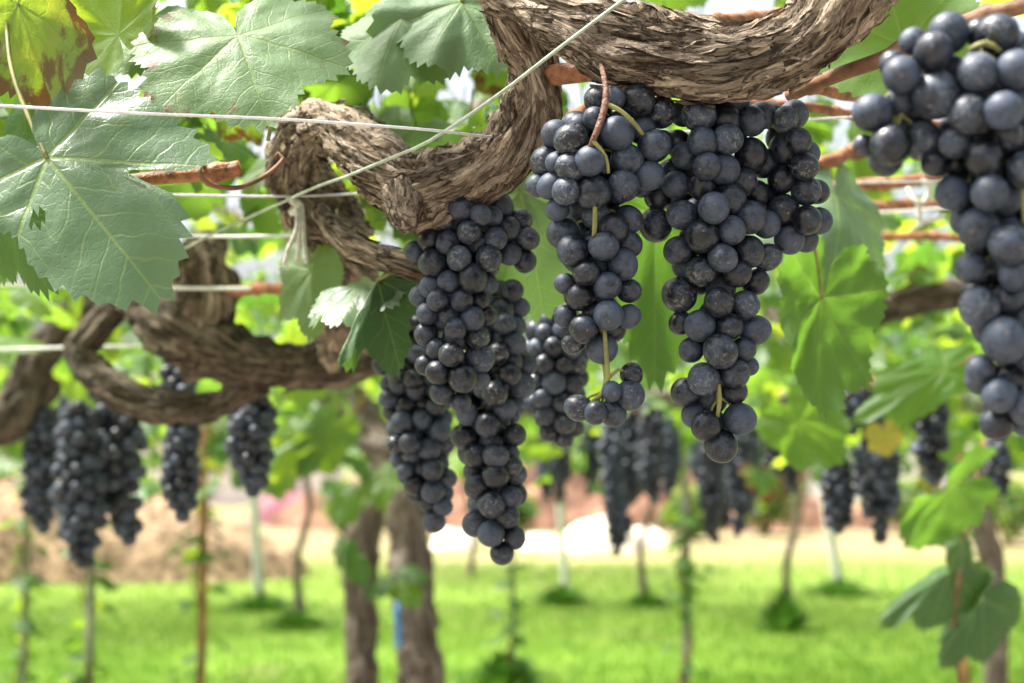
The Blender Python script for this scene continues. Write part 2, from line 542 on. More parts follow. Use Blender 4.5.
def bark_tube(mb, pts, rad, step=0.003, seg=64, rough=1.0, flakes=0, seed=0, knots=(), twist=3.0, flake_len=(0.012, 0.04), lump=1.0):
    """gnarled limb: lumps, long twisted fibre ridges, knots and lifted strips of bark"""
    path, ro = catmull(pts, rad, step)
    T, N = frames(path)
    m = len(path)
    L = [0.0]
    for i in range(1, m): L.append(L[-1] + (path[i] - path[i - 1]).length)
    tot = L[-1]
    so = seed * 7.31
    V, B = [], []

    def surf(i, th, extra=0.0):
        t, n = T[i], N[i]
        b = t.cross(n)
        s, r = L[i], ro[i]
        tw = th + twist * s
        c1, s1 = math.cos(tw), math.sin(tw)
        c0, s0 = math.cos(th), math.sin(th)
        d = 0.24 * noise.noise(Vector((c0 * 1.1 + so, s0 * 1.1, s * 16))) + lump * 0.26 * noise.noise(Vector((c0 * 1.9 + so + 4, s0 * 1.9, s * 42)))
        f1 = noise.noise(Vector((c1 * 3.2 + so, s1 * 3.2, s * 7)))
        f2 = noise.noise(Vector((c1 * 8.5 + so, s1 * 8.5, s * 12 + 5)))
        f3 = noise.noise(Vector((c1 * 19 + so, s1 * 19, s * 28 + 9)))
        d += rough * (0.17 * (0.45 - abs(f1) * 1.6) + 0.12 * (0.4 - abs(f2) * 1.7) + 0.05 * f3)
        d += 0.055 * lump * noise.cell(Vector((c1 * 3.1 + so + f2 * .5, s1 * 3.1 + f1 * .4, s * 24 + f2 * .9)))
        for ks, kt, kr, kh in knots:
            dd = ((s / tot - ks) * tot / r) ** 2 + (math.atan2(math.sin(th - kt), math.cos(th - kt))) ** 2
            q = math.exp(-dd / (kr * kr))
            d += kh * q - 0.45 * kh * math.exp(-dd / (0.15 * kr * kr))
        rr = r * (1 + d) + extra
        p = path[i] + (n * c0 + b * s0) * rr
        return p, (c1 * r + so, s1 * r, s * 0.16)

    for i in range(m):
        for k in range(seg):
            p, bc = surf(i, 2 * PI * k / seg)
            V.append(tuple(p)); B.append(bc)
    F = []
    for i in range(m - 1):
        for k in range(seg):
            k2 = (k + 1) % seg
            F.append((i * seg + k, i * seg + k2, (i + 1) * seg + k2, (i + 1) * seg + k))
    F.append(tuple(range(seg - 1, -1, -1)))
    F.append(tuple((m - 1) * seg + k for k in range(seg)))
    mb.add(V, F, bark=np.array(B))
    rnd = random.Random(seed + 5)
    for q in range(flakes):
        ln = rnd.uniform(*flake_len)
        i0 = rnd.randrange(2, max(3, m - int(ln / step) - 3))
        th = rnd.uniform(0, 2 * PI)
        wd = rnd.uniform(0.0005, 0.0034)
        lift = rnd.uniform(0.0008, 0.0045) * (1 if rnd.random() < 0.93 else 2.0)
        side = rnd.choice((-1, 1))
        V2, B2, F2 = [], [], []
        K = 5
        ang = rnd.uniform(-0.35, 0.35)
        ofs = rnd.uniform(0, 3)
        for j in range(K + 1):
            t = j / K
            ii = min(m - 1, i0 + int(t * ln / step))
            if side < 0: ii = min(m - 1, max(0, i0 + int((1 - t) * ln / step)))
            r = ro[ii]
            wv = wd * (1 - 0.75 * t ** 2)
            for sgn in (-1, 1):
                thh = th - twist * L[ii] + ang * t + sgn * wv / r
                p, bc = surf(ii, thh, 0.0004 + lift * t * t + (0.0007 if sgn > 0 else 0))
                V2.append(tuple(p)); B2.append((bc[0] + ofs, bc[1], bc[2]))
        for j in range(K):
            F2.append((2 * j, 2 * j + 1, 2 * j + 3, 2 * j + 2))
        mb.add(V2, F2, bark=np.array(B2))


def px_pts(lst):
    return [P(x, y, d) for x, y, d, r in lst], [r / FPX * d for x, y, d, r in lst]


# ------------------------------------------------------------------ ground, far setting
def mat_ground():
    t = NT("grass_and_dry_ground")
    pos = t.n("NewGeometry").outputs["Position"]
    s = t.n("SeparateXYZ"); t.l(pos, s.inputs[0])
    n1 = t.noise(pos, 0.35, 5, 0.6)
    n2 = t.noise(pos, 2.2, 5, 0.6)
    n3 = t.noise(pos, 28, 4, 0.7)
    g = t.mix(t.ramp(n2, 0.32, 0.68), (0.085, 0.175, 0.018), (0.155, 0.255, 0.03))
    g = t.mix(t.math('MULTIPLY', t.ramp(n3, 0.45, 0.7), 0.4), g, (0.23, 0.27, 0.06))
    straw = t.mix(t.ramp(n2, 0.3, 0.7), (0.20, 0.165, 0.085), (0.30, 0.245, 0.14))
    straw = t.mix(t.math('MULTIPLY', t.ramp(n1, 0.45, 0.65), 0.4), straw, (0.38, 0.25, 0.17))
    f = t.math('ADD', s.outputs[1], t.math('MULTIPLY_ADD', n1, 5.0, t.math('MULTIPLY', n2, 3.0)))
    g = t.mix(t.ramp(f, 13, 23), g, (0.17, 0.235, 0.045))
    g = t.mix(t.math('MULTIPLY', t.ramp(t.noise(pos, 0.9, 5, 0.65, dist=0.5), 0.56, 0.68), 0.55), g, (0.20, 0.16, 0.085))
    straw = t.mix(t.math('MULTIPLY', t.ramp(t.noise(pos, 0.8, 6, 0.7), 0.48, 0.62), 0.7), straw, (0.17, 0.17, 0.06))
    c = t.mix(t.ramp(f, 21, 30), g, straw)
    c = t.mix(t.ramp(t.math('ADD', s.outputs[1], n2), 5.2, 6.4, 1, 0), c, (0.24, 0.215, 0.175))  # unseen pale ground around the camera, added to bounce neutral light onto the subject
    far = t.ramp(s.outputs[1], 60, 140)
    c = t.mix(far, c, (0.10, 0.15, 0.05))
    p = t.principled(c, 0.95, 0.1, t.bump(n3, 0.6, 0.05))
    return t.done(p.outputs[0])


M_GROUND = mat_ground()
gm = MB()
xs = [-2500, -300, -60, -25, -12, -6, 0, 6, 12, 25, 60, 300, 2500]
ys = [-2500, -300, -40, -5, 3, 6, 9, 12, 15, 18, 22, 26, 32, 40, 60, 120, 400, 2800]
gm.add([(x, y, 0) for y in ys for x in xs],
       [(j * len(xs) + i, j * len(xs) + i + 1, (j + 1) * len(xs) + i + 1, (j + 1) * len(xs) + i)
        for j in range(len(ys) - 1) for i in range(len(xs) - 1)])
tag(gm.build("ground", M_GROUND, smooth=False), kind="structure")

# short grass blades over the strip of lawn that is in view
t = NT("grass_blade")
lr = t.n("Attribute", attribute_name="lr").outputs["Vector"]
sp = t.n("SeparateXYZ"); t.l(lr, sp.inputs[0])
c = t.mix(sp.outputs[0], (0.065, 0.175, 0.018), (0.15, 0.26, 0.04))
p = t.principled(c, 0.6, 0.3)
tl = t.n("BsdfTranslucent"); t.l(t.mix(sp.outputs[0], (0.20, 0.46, 0.035), (0.34, 0.52, 0.05)), tl.inputs[0])
ms = t.n("MixShader"); ms.inputs[0].default_value = 0.4
t.l(p.outputs[0], ms.inputs[1]); t.l(tl.outputs[0], ms.inputs[2])
M_BLADE = t.done(ms.outputs[0])
NB = 42000
gy = 8.3 + (21 - 8.3) * RS.rand(NB) ** 1.25
gx = (RS.rand(NB) * 2 - 1) * gy * 0.40
ga = RS.rand(NB) * 6.283
hh = 0.03 + 0.07 * RS.rand(NB) ** 2
ww = 0.004 + 0.006 * RS.rand(NB)
lean = 0.045 * RS.rand(NB)
la = RS.rand(NB) * 6.283
V = np.zeros((NB, 3, 3), dtype=np.float32)
V[:, 0] = np.stack([gx - np.cos(ga) * ww, gy - np.sin(ga) * ww, np.zeros(NB)], 1)
V[:, 1] = np.stack([gx + np.cos(ga) * ww, gy + np.sin(ga) * ww, np.zeros(NB)], 1)
V[:, 2] = np.stack([gx + np.cos(la) * lean, gy + np.sin(la) * lean, hh], 1)
gb = MB()
gb.add(V.reshape(-1, 3), [(3 * i, 3 * i + 1, 3 * i + 2) for i in range(NB)], lr=np.repeat(np.stack([RS.rand(NB)] * 3, 1), 3, 0))
tag(gb.build("grass", M_BLADE), "bright green mown grass under the vines", "grass", kind="stuff")


def mound(name, mat, cx, cy, sx, sy, h, seed, nx=48, ny=24, rough=0.35):
    """uneven heap resting on the ground"""
    mb = MB()
    V, F = [], []
    for j in range(ny + 1):
        for i in range(nx + 1):
            u, v = i / nx * 2 - 1, j / ny * 2 - 1
            rr = max(0.0, 1 - abs(u) ** 2.4 - abs(v) ** 2.2)
            x, y = cx + u * sx, cy + v * sy
            nz = noise.fractal(Vector((x * 0.9 + seed, y * 0.9, seed)), 1.0, 2.0, 5)
            z = h * rr ** 0.55 * (1 + rough * nz) - 0.03
            V.append((x, y, z))
    for j in range(ny):
        for i in range(nx):
            a = j * (nx + 1) + i
            F.append((a, a + 1, a + nx + 2, a + nx + 1))
    mb.add(V, F)
    return mb.build(name, mat, origin=(cx, cy, 0))


M_BRUSH = mat_simple("dry_brush", (0.20, 0.14, 0.085), 0.95, 0.1, 0.75, 9, 0.9)
M_SOIL = mat_simple("reddish_soil", (0.19, 0.105, 0.07), 0.95, 0.1, 0.55, 2.5, 0.8)
M_LIME = mat_simple("pale_chalky_heap", (0.78, 0.72, 0.58), 0.9, 0.1, 0.12, 3, 0.5)
b1 = mound("brush_heap", M_BRUSH, -6.0, 19.0, 3.6, 1.3, 0.85, 3, 70, 36, 0.8)
tag(b1, "long tan heap of dry brush on the grass at the left", "heap")
for k, (px, d, sx, sy, h, lab) in enumerate([
        (598, 24.0, 0.62, 0.5, 0.46, "larger pale cream heap on the dry ground, between two others"),
        (640, 24.8, 0.45, 0.4, 0.36, "pale cream heap on the dry ground, right of the larger one"),
        (540, 24.2, 0.34, 0.4, 0.32, "small pale cream heap on the dry ground, left of the larger one"),
        (456, 24.5, 0.38, 0.4, 0.36, "pale cream heap seen right of the thick leaning trunk")]):
    o = mound("pale_heap", M_LIME, (px - 512) / FPX * d, d, sx, sy, h, 11 + k, 24, 16, 0.4)
    tag(o, lab, "heap", "pale heaps on the dry ground")
o = mound("earth_bank", M_SOIL, 1.4, 31, 6.2, 1.8, 0.95, 21, 90, 30, 0.75)
tag(o, kind="structure")


def box(mb, x0, x1, y0, y1, z0, z1):
    v = [(x0, y0, z0), (x1, y0, z0), (x1, y1, z0), (x0, y1, z0), (x0, y0, z1), (x1, y0, z1), (x1, y1, z1), (x0, y1, z1)]
    mb.add(v, [(0, 3, 2, 1), (4, 5, 6, 7), (0, 1, 5, 4), (1, 2, 6, 5), (2, 3, 7, 6), (3, 0, 4, 7)])


def shed(name, label, px, d, wdt, dep, h, roofh, mwall, mroof, openings):
    c = G(px, d)
    root = empty(name, c)
    tag(root, label, "building", "buildings beyond the vineyard")
    mb = MB(); box(mb, c.x - wdt / 2, c.x + wdt / 2, c.y, c.y + dep, -0.05, h)
    mb.build("wall", mwall, root, False)
    mb = MB()
    e = 0.35
    x0, x1, y0, y1 = c.x - wdt / 2 - e, c.x + wdt / 2 + e, c.y - e, c.y + dep + e
    zz = h + 0.003
    V = [(x0, y0, zz), (x1, y0, zz), (x1, y1, zz), (x0, y1, zz), (x0, (y0 + y1) / 2, zz + roofh), (x1, (y0 + y1) / 2, zz + roofh),
         (x0, y0, zz + .12), (x1, y0, zz + .12), (x1, y1, zz + .12), (x0, y1, zz + .12), (x0, (y0 + y1) / 2, zz + roofh + .12), (x1, (y0 + y1) / 2, zz + roofh + .12)]
    F = [(0, 4, 5, 1), (3, 2, 5, 4), (6, 7, 11, 10), (9, 10, 11, 8), (0, 1, 7, 6), (2, 3, 9, 8), (0, 6, 10, 4), (4, 10, 9, 3), (1, 5, 11, 7), (5, 2, 8, 11)]
    mb.add(V, F)
    mb.build("roof", mroof, root, False)
    for nm, ox, oz, ow, oh in openings:
        mb = MB(); box(mb, c.x + ox - ow / 2, c.x + ox + ow / 2, c.y - 0.03, c.y + 0.05, oz, oz + oh)
        fr = mb.build(nm, M_FRAME if nm == "window" else M_DOOR, root, False)
        if nm == "window":
            mb = MB(); box(mb, c.x + ox - ow / 2 + .07, c.x + ox + ow / 2 - .07, c.y - 0.04, c.y - 0.031, oz + .07, oz + oh - .07)
            mb.build("pane", M_GLASS, fr, False)
    return root


M_WHITEWALL = mat_simple("whitewash", (0.84, 0.83, 0.81), 0.9, 0.2, 0.08, 2)
M_PINKWALL = mat_simple("pinkish_wall", (0.78, 0.71, 0.68), 0.9, 0.2, 0.1, 2)
M_REDROOF = mat_simple("red_sheet", (0.17, 0.05, 0.065), 0.6, 0.3, 0.2, 3)
M_GREYROOF = mat_simple("grey_sheet_roof", (0.48, 0.47, 0.47), 0.6, 0.3, 0.15, 3)
M_FRAME = mat_simple("window_frame", (0.5, 0.48, 0.45), 0.6, 0.3, 0.1, 8)
M_DOOR = mat_simple("plank_door", (0.22, 0.14, 0.09), 0.7, 0.3, 0.2, 8)
M_GLASS = mat_simple("dark_pane", (0.04, 0.05, 0.06), 0.12, 0.6, 0.1, 3)
shed("farm_shed", "low white shed with a grey roof at the far right", 850, 48, 8.5, 5, 2.2, 0.9, M_WHITEWALL, M_GREYROOF,
     [("door", -1.8, 0.0, 1.0, 1.95), ("window", 0.6, 0.9, 1.1, 0.8), ("window", 2.8, 0.9, 1.1, 0.8)])
shed("farm_shed", "low pinkish shed beyond the dry ground, left of the trunks", 235, 44, 5.0, 5, 1.9, 0.7, M_PINKWALL, M_GREYROOF,
     [("door", 1.3, 0.0, 0.9, 1.7), ("window", -0.8, 0.8, 1.2, 0.7)])
shed("farm_shed", "white walled shed behind the brush heap at far left", 40, 46, 7.0, 5, 2.0, 0.8, M_WHITEWALL, M_GREYROOF,
     [("door", -1.2, 0.0, 1.0, 1.8), ("window", 1.6, 0.8, 1.2, 0.7)])


def tarp_stack():
    """low trailer-like stack under a red sheet"""
    c = G(302, 33)
    mb = MB()
    V, F = [], []
    nx, ny = 24, 10
    for j in range(ny + 1):
        for i in range(nx + 1):
            u, v = i / nx * 2 - 1, j / ny * 2 - 1
            z = 0.62 * (1 - abs(u) ** 6) * (1 - abs(v) ** 4) + 0.06 * noise.noise(Vector((u * 4, v * 3, 3)))
            V.append((c.x + u * 1.05, c.y + v * 0.8, max(z, 0.0)))
    for j in range(ny):
        for i in range(nx):
            a = j * (nx + 1) + i
            F.append((a, a + 1, a + nx + 2, a + nx + 1))
    mb.add(V, F)
    return mb.build("covered_stack", M_REDROOF, origin=c)


tag(tarp_stack(), "low stack under a red cover behind the slim far trunk", "covered stack")


# ------------------------------------------------------------------ far trees behind everything
def far_tree(px, d, h, cw, seed, label):
    rnd = random.Random(seed)
    c = G(px, d)
    root = empty("broadleaf_tree", c)
    tag(root, label, "tree", "trees along the horizon")
    mb = MB()
    bark_tube(mb, [c, c + Vector((0.1, 0, h * .3)), c + Vector((0, 0, h * .75))], [0.16 * h / 5, .12 * h / 5, .04], 0.3, 8, 0.5, 0, seed)
    for k in range(5):
        a = k * 1.3 + seed
        s = c + Vector((0, 0, h * (.3 + .07 * k)))
        bark_tube(mb, [s, s + Vector((math.cos(a) * cw * .25, math.sin(a) * cw * .25, h * .12)), s + Vector((math.cos(a) * cw * .42, math.sin(a) * cw * .42, h * .28))],
                  [.06, .045, .02], 0.3, 6, 0.5, 0, seed + k)
    mb.build("trunk", M_TRUNK, root)
    mb = MB()
    blobs = [(c + Vector((rnd.uniform(-.35, .35) * cw, rnd.uniform(-.3, .3) * cw, h * rnd.uniform(.4, .92))), rnd.uniform(.16, .28) * cw) for _ in range(11)]
    for q in range(900):
        bc, br = rnd.choice(blobs)
        dv = Vector((rnd.gauss(0, 1), rnd.gauss(0, 1), rnd.gauss(0, .8))).normalized() * br * rnd.uniform(.5, 1.05)
        add_leaf(mb, T_FAR, bc + dv, (rnd.gauss(0, 1), rnd.gauss(0, 1), -.4), (rnd.gauss(0, .7), rnd.gauss(0, .7), 1), rnd.uniform(.13, .26), rnd)
    mb.build("crown", M_LEAF_FAR, root)


for i, (px, d, h, cw, lab) in enumerate([
        (-80, 75, 7, 8, "broad tree on the horizon at the far left edge"), (120, 82, 5.5, 8, "low spreading tree behind the white walled shed"),
        (330, 78, 6, 8, "tree on the horizon behind the red covered stack"), (560, 85, 5, 8, "low tree on the horizon behind the earth bank"),
        (700, 80, 6, 7, "tree on the horizon at the right end of the earth bank"), (1000, 70, 7, 9, "broad tree behind the far right shed")]):
    far_tree(px, d, h, cw, 40 + i, lab)


def shrub(px, d, w_, h, seed, lab):
    rnd = random.Random(seed)
    c = G(px, d)
    root = empty("shrub", c)
    tag(root, lab, "shrub", "low shrubs on the dry ground")
    mb = MB()
    for k in range(6):
        a = k * 1.05
        tube(mb, [c - Vector((0, 0, .03)), c + Vector((math.cos(a) * w_ * .2, math.sin(a) * w_ * .2, h * .5)), c + Vector((math.cos(a) * w_ * .4, math.sin(a) * w_ * .4, h * .9))], [.02, .014, .006], .1, 6)
    mb.build("stem", M_CANE_DULL, root)
    mb = MB()
    for _ in range(520):
        v = Vector((rnd.gauss(0, 1), rnd.gauss(0, 1), rnd.gauss(0, 1))).normalized() * rnd.uniform(.35, 1)
        k = 1 + .35 * noise.noise(v * 2 + Vector((seed, 0, 0)))
        p_ = c + Vector((v.x * w_ * .5 * k, v.y * w_ * .5 * k, h * .55 + v.z * h * .5 * k))
        if p_.z < .03: continue
        add_leaf(mb, T_FAR, p_, (rnd.gauss(0, 1), rnd.gauss(0, 1), -.3), (rnd.gauss(0, .6), rnd.gauss(0, .6), 1), rnd.uniform(.05, .10), rnd)
    mb.build("foliage", M_LEAF_FAR, root)


for i, (px, d, w_, h, lab) in enumerate([
        (408, 27, 1.2, .9, "shrub on the dry ground just behind the crossing trunks"), (512, 27.5, .9, .8, "shrub in front of the earth bank, left of the pale heaps"),
        (690, 26.5, 1.0, .9, "shrub in front of the earth bank, right of the pale heaps"), (765, 28, 1.3, 1.1, "broader shrub left of the far right shed"),
        (900, 29, 1.5, 1.0, "shrub in front of the far right shed"), (150, 25, 1.0, 1.1, "shrub standing behind the brush heap"),
        (345, 28, .8, 1.0, "shrub between the red covered stack and the crossing trunks"), (1005, 25, 1.4, 1.1, "shrub at the right edge of the dry ground")]):
    shrub(px, d, w_, h, 70 + i, lab)


# ------------------------------------------------------------------ grape bunches
def ico(r, sub, name, mat):
    bm = bmesh.new()
    bmesh.ops.create_icosphere(bm, subdivisions=sub, radius=r)
    for v in bm.verts:
        n = v.co.normalized()
        k = 1 + 0.018 * noise.noise(n * 1.3 + Vector((r * 900, sub, 3)))
        v.co = Vector((v.co.x * k, v.co.y * k, v.co.z * k * 1.03))
    me = bpy.data.meshes.new(name)
    bm.to_mesh(me); bm.free()
    me.polygons.foreach_set("use_smooth", [True] * len(me.polygons))
    me.materials.append(mat)
    return me


BERRY = {}


def berry(rad):
    key = round(rad * 1000 * 2) / 2
    if key not in BERRY:
        BERRY[key] = ico(key / 1000, 4, "grape", M_GRAPE)
    return BERRY[key]


def sd_chain(p, chains):
    """signed distance of points p (n,3) to a union of swept spheres; also the nearest axis point"""
    best = np.full(len(p), 1e9)
    near = np.zeros_like(p)
    for ch in chains:
        ch = np.asarray(ch, dtype=float)
        for i in range(len(ch) - 1):
            a, b = ch[i, :3], ch[i + 1, :3]
            d = b - a
            t = np.clip(((p - a) @ d) / max(d @ d, 1e-9), 0, 1)
            c = a + t[:, None] * d
            rr = ch[i, 3] + t * (ch[i + 1, 3] - ch[i, 3])
            s = np.linalg.norm(p - c, axis=1) - rr
            m = s < best
            best[m] = s[m]
            near[m] = c[m]
    return best, near


def pack(chains, pins, n_fill, gr, seed, iters=160):
    """berries in photo-pixel units (x right, y down, z away): pins keep their x, y; the rest settle in the bunch"""
    rs = np.random.RandomState(seed)
    pos, rad, fixed = [], [], []
    for x, y, r in pins:
        zs = np.linspace(-90, 40, 66)
        q = np.stack([np.full(66, x), np.full(66, y), zs], 1)
        s, _ = sd_chain(q, chains)
        ok = np.where(s <= -0.8 * r)[0]
        z = zs[ok[0]] if len(ok) else zs[np.argmin(s)]
        pos.append((x, y, z - (r - gr) * 0.6)); rad.append(r); fixed.append(True)
    lo = np.min([np.min(np.asarray(c)[:, :3] - np.asarray(c)[:, 3:4], axis=0) for c in chains], axis=0)
    hi = np.max([np.max(np.asarray(c)[:, :3] + np.asarray(c)[:, 3:4], axis=0) for c in chains], axis=0)
    cnt, tries = 0, 0
    while cnt < n_fill and tries < 40000:
        tries += 1
        q = lo + (hi - lo) * rs.rand(3)
        r = gr * rs.uniform(0.84, 1.10)
        s, _ = sd_chain(q[None], chains)
        if s[0] > -r * 0.75: continue
        if pins and q[2] < -gr * 0.2 and rs.rand() < 0.97: continue
        if pos:
            dd = np.linalg.norm(np.asarray(pos) - q, axis=1) - (np.asarray(rad) + r) * 0.62
            if dd.min() < 0: continue
        pos.append(tuple(q)); rad.append(r); fixed.append(False); cnt += 1
    pos, rad, fixed = np.array(pos, float), np.array(rad), np.array(fixed)
    p0 = pos.copy()
    for it in range(iters):
        d = pos[:, None] - pos[None]
        ds = np.linalg.norm(d, axis=2) + 1e-6
        want = (rad[:, None] + rad[None]) * 0.95
        ov = np.clip(want - ds, 0, None)
        np.fill_diagonal(ov, 0)
        mv = (d / ds[:, :, None] * ov[:, :, None]).sum(1) * 0.22
        s, near = sd_chain(pos, chains)
        out = np.clip(s + rad * 0.8, 0, None)
        dn = near - pos
        dl = np.linalg.norm(dn, axis=1) + 1e-6
        mv += dn / dl[:, None] * (out * 0.3 + 0.12)[:, None]
        mv[fixed] *= np.array([0.06, 0.06, 1.0])
        pos += mv
        pos[fixed, :2] += (p0[fixed, :2] - pos[fixed, :2]) * 0.25
    # drop fillers still buried in others
    keep = np.ones(len(pos), bool)
    for i in range(len(pos)):
        if fixed[i]: continue
        dd = np.linalg.norm(pos - pos[i], axis=1) / (rad + rad[i])
        dd[i] = 9
        dd[~keep] = 9
        if dd.min() < 0.60: keep[i] = False
    return pos[keep], rad[keep]


def bunch(label, d, chains, pins, n_fill, gr, seed, group, stems=(), cat="grape bunch", squash=1.0, plump=1.05):
    ch3 = [[(x, y, z, r) for x, y, z, r in c] for c in chains]
    pos, rad = pack(ch3, pins, n_fill, gr, seed)
    top = ch3[0][0]
    k = d / FPX

    def W(x, y, z):
        return P(x, y, d) + Vector((0, 1, 0)) * (z * k * squash)

    root = empty("grape_bunch", W(top[0], top[1], 0))
    tag(root, label, cat, group)
    rnd = random.Random(seed)
    _, near = sd_chain(pos, ch3)
    mb = MB()
    for c in ch3:
        pts = [W(x, y, z) for x, y, z, r in c]
        rr = [0.0021 * (1 - 0.55 * i / max(1, len(pts) - 1)) for i in range(len(pts))]
        tube(mb, pts, rr, 0.006, 6)
    for p, q, r in zip(pos, near, rad):
        a, b = W(*(q + np.array([0, -r * 0.9, 0]))), W(*p)
        mid = (a + b) / 2 + Vector((0, 0, 0.002))
        tube(mb, [a, mid, b], [0.0011, 0.0009, 0.0010], 0.008, 4, cap=False)
    mb.build("stem", M_GREENSTEM, root)
    for s in stems:
        mb = MB()
        tube(mb, [W(x, y, z) for x, y, z, r in s['p']], [r * k for x, y, z, r in s['p']], 0.003, 10)
        mb.build("stalk" if s['m'] is M_REDSTEM else "stem", s['m'], root)
    for p, r, q in zip(pos, rad, near):
        rm = min(max(r * k * plump, 0.0045), 0.0125)
        o = link("grape", berry(rm), root, W(*p))
        o.scale = (rnd.uniform(.95, 1.04), rnd.uniform(.95, 1.04), rnd.uniform(.96, 1.07))
        v = Vector((p[0] - q[0], p[2] - q[2], -(p[1] - q[1]) - 0.4 * r))
        if v.length < 1e-4: v = Vector((0, 0, -1))
        v = v.normalized() * 8 + Vector((rnd.gauss(0, 6), rnd.gauss(0, 6), rnd.gauss(0, 6)))
        o.rotation_euler = (-v).to_track_quat('Z', 'Y').to_euler()
    return root


NEARG = "ripe bunches hanging from the near vine"
# centre-left bunch, red stalk in front, small cluster dangling under it
bunch("dark grape bunch with red stalk and a small cluster dangling below", 0.84,
      [[(600, 98, 0, 28), (592, 140, 0, 46), (592, 185, 0, 52), (595, 235, 0, 44), (597, 290, 0, 42), (600, 325, 0, 38), (603, 345, 0, 22)],
       [(612, 120, 0, 20), (640, 112, 2, 26), (655, 140, 4, 28), (640, 175, 4, 28)],
       [(603, 352, 0, 5), (607, 380, 0, 6), (602, 404, 0, 24), (622, 396, 0, 22)]],
      [(637, 102, 17), (662, 111, 15), (613, 101, 12), (556, 134, 14), (579, 128, 12), (570, 145, 16), (546, 161, 16), (593, 124, 12),
       (616, 138, 16), (626, 162, 15), (653, 148, 16), (588, 168, 14), (569, 173, 13), (557, 166, 12), (537, 185, 12), (551, 188, 13),
       (565, 196, 13), (592, 197, 17), (622, 189, 15), (648, 177, 15), (557, 211, 12), (563, 233, 15), (613, 231, 14), (629, 219, 13),
       (572, 253, 15), (602, 250, 14), (627, 244, 14), (622, 266, 14), (586, 275, 13.5), (565, 284, 11), (606, 288, 13), (629, 291, 12),
       (580, 298, 13), (607, 317, 15), (628, 317, 12), (565, 316, 11), (583, 330, 14), (573, 343, 12), (602, 349, 15),
       (578, 408, 13), (632, 374, 12), (630, 395, 14), (613, 413, 13), (595, 413, 12), (611, 392, 10)],
      38, 14, 101, NEARG,
      stems=[dict(m=M_REDSTEM, p=[(600, 66, -12, 2.6), (603, 88, -30, 2.7), (604, 106, -38, 3.8), (600, 124, -46, 3.4), (594, 142, -52, 3.2), (588, 156, -46, 2.6), (586, 164, -40, 1.4)]),
             dict(m=M_GREENSTEM, p=[(602, 112, -40, 3.0), (618, 120, -42, 2.2), (632, 132, -38, 2.4), (640, 140, -30, 2.0)]),
             dict(m=M_GREENSTEM, p=[(590, 150, -50, 2.4), (603, 165, -46, 1.8), (606, 180, -40, 1.6)]),
             dict(m=M_GREENSTEM, p=[(593, 210, -36, 2.2), (593, 230, -34, 2.6), (592, 245, -30, 2.2)]),
             dict(m=M_GREENSTEM, p=[(603, 330, -22, 2.2), (606, 362, -14, 2.6), (607, 380, -10, 2.6), (600, 395, -10, 2.0), (592, 402, -8, 1.8)]),
             dict(m=M_GREENSTEM, p=[(607, 380, -10, 1.7), (618, 370, -8, 1.5), (626, 372, -4, 1.4)])])
# long centre bunch with its wing to the right
bunch("long dark grape bunch under the thick arm, with a wing to its right", 0.86,
      [[(715, 92, 0, 40), (715, 130, 0, 50), (712, 180, 0, 54), (712, 235, 0, 60), (718, 290, 0, 48), (720, 335, 0, 42), (718, 375, 0, 34), (718, 410, 0, 32), (722, 446, 0, 18)],
       [(745, 110, 6, 30), (785, 130, 12, 34), (798, 175, 14, 34), (796, 222, 14, 34), (790, 238, 12, 17)]],
      [(683, 114, 13), (696, 121, 17), (724, 124, 14), (749, 125, 14), (733, 105, 15), (705, 102, 12), (762, 115, 14), (775, 111, 13), (784, 121, 12),
       (796, 112, 14), (677, 143, 13), (698, 149, 14), (684, 159, 14), (723, 146, 15), (750, 156, 17), (766, 160, 15), (787, 147, 16), (797, 143, 12),
       (720, 174, 16), (702, 174, 13), (740, 184, 15), (671, 171, 12), (674, 188, 13), (699, 190, 14), (756, 193, 14), (771, 193, 13), (783, 178, 14),
       (803, 168, 14), (807, 190, 15), (822, 188, 12), (658, 196, 14), (680, 218, 15), (655, 225, 16), (708, 215, 15), (725, 204, 16), (747, 221, 15),
       (784, 209, 17), (766, 225, 14), (806, 221, 14), (822, 219, 13), (791, 238, 15), (698, 241, 17), (727, 235, 14), (676, 253, 14), (746, 254, 16),
       (768, 257, 14), (718, 262, 14), (699, 273, 15), (734, 276, 13), (756, 282, 13), (679, 295, 17), (716, 305, 15), (744, 305, 13), (681, 323, 12),
       (698, 327, 15), (727, 328, 13), (755, 330, 15), (691, 350, 12), (717, 353, 16), (742, 350, 12), (749, 366, 10), (702, 380, 16), (733, 374, 14),
       (685, 392, 14), (735, 392, 12), (695, 415, 12), (705, 426, 14), (740, 419, 16), (721, 446, 17)],
      40, 14.5, 102, NEARG,
      stems=[dict(m=M_GREENSTEM, p=[(716, 385, -22, 2.0), (717, 402, -20, 2.4), (715, 418, -16, 2.0)])])
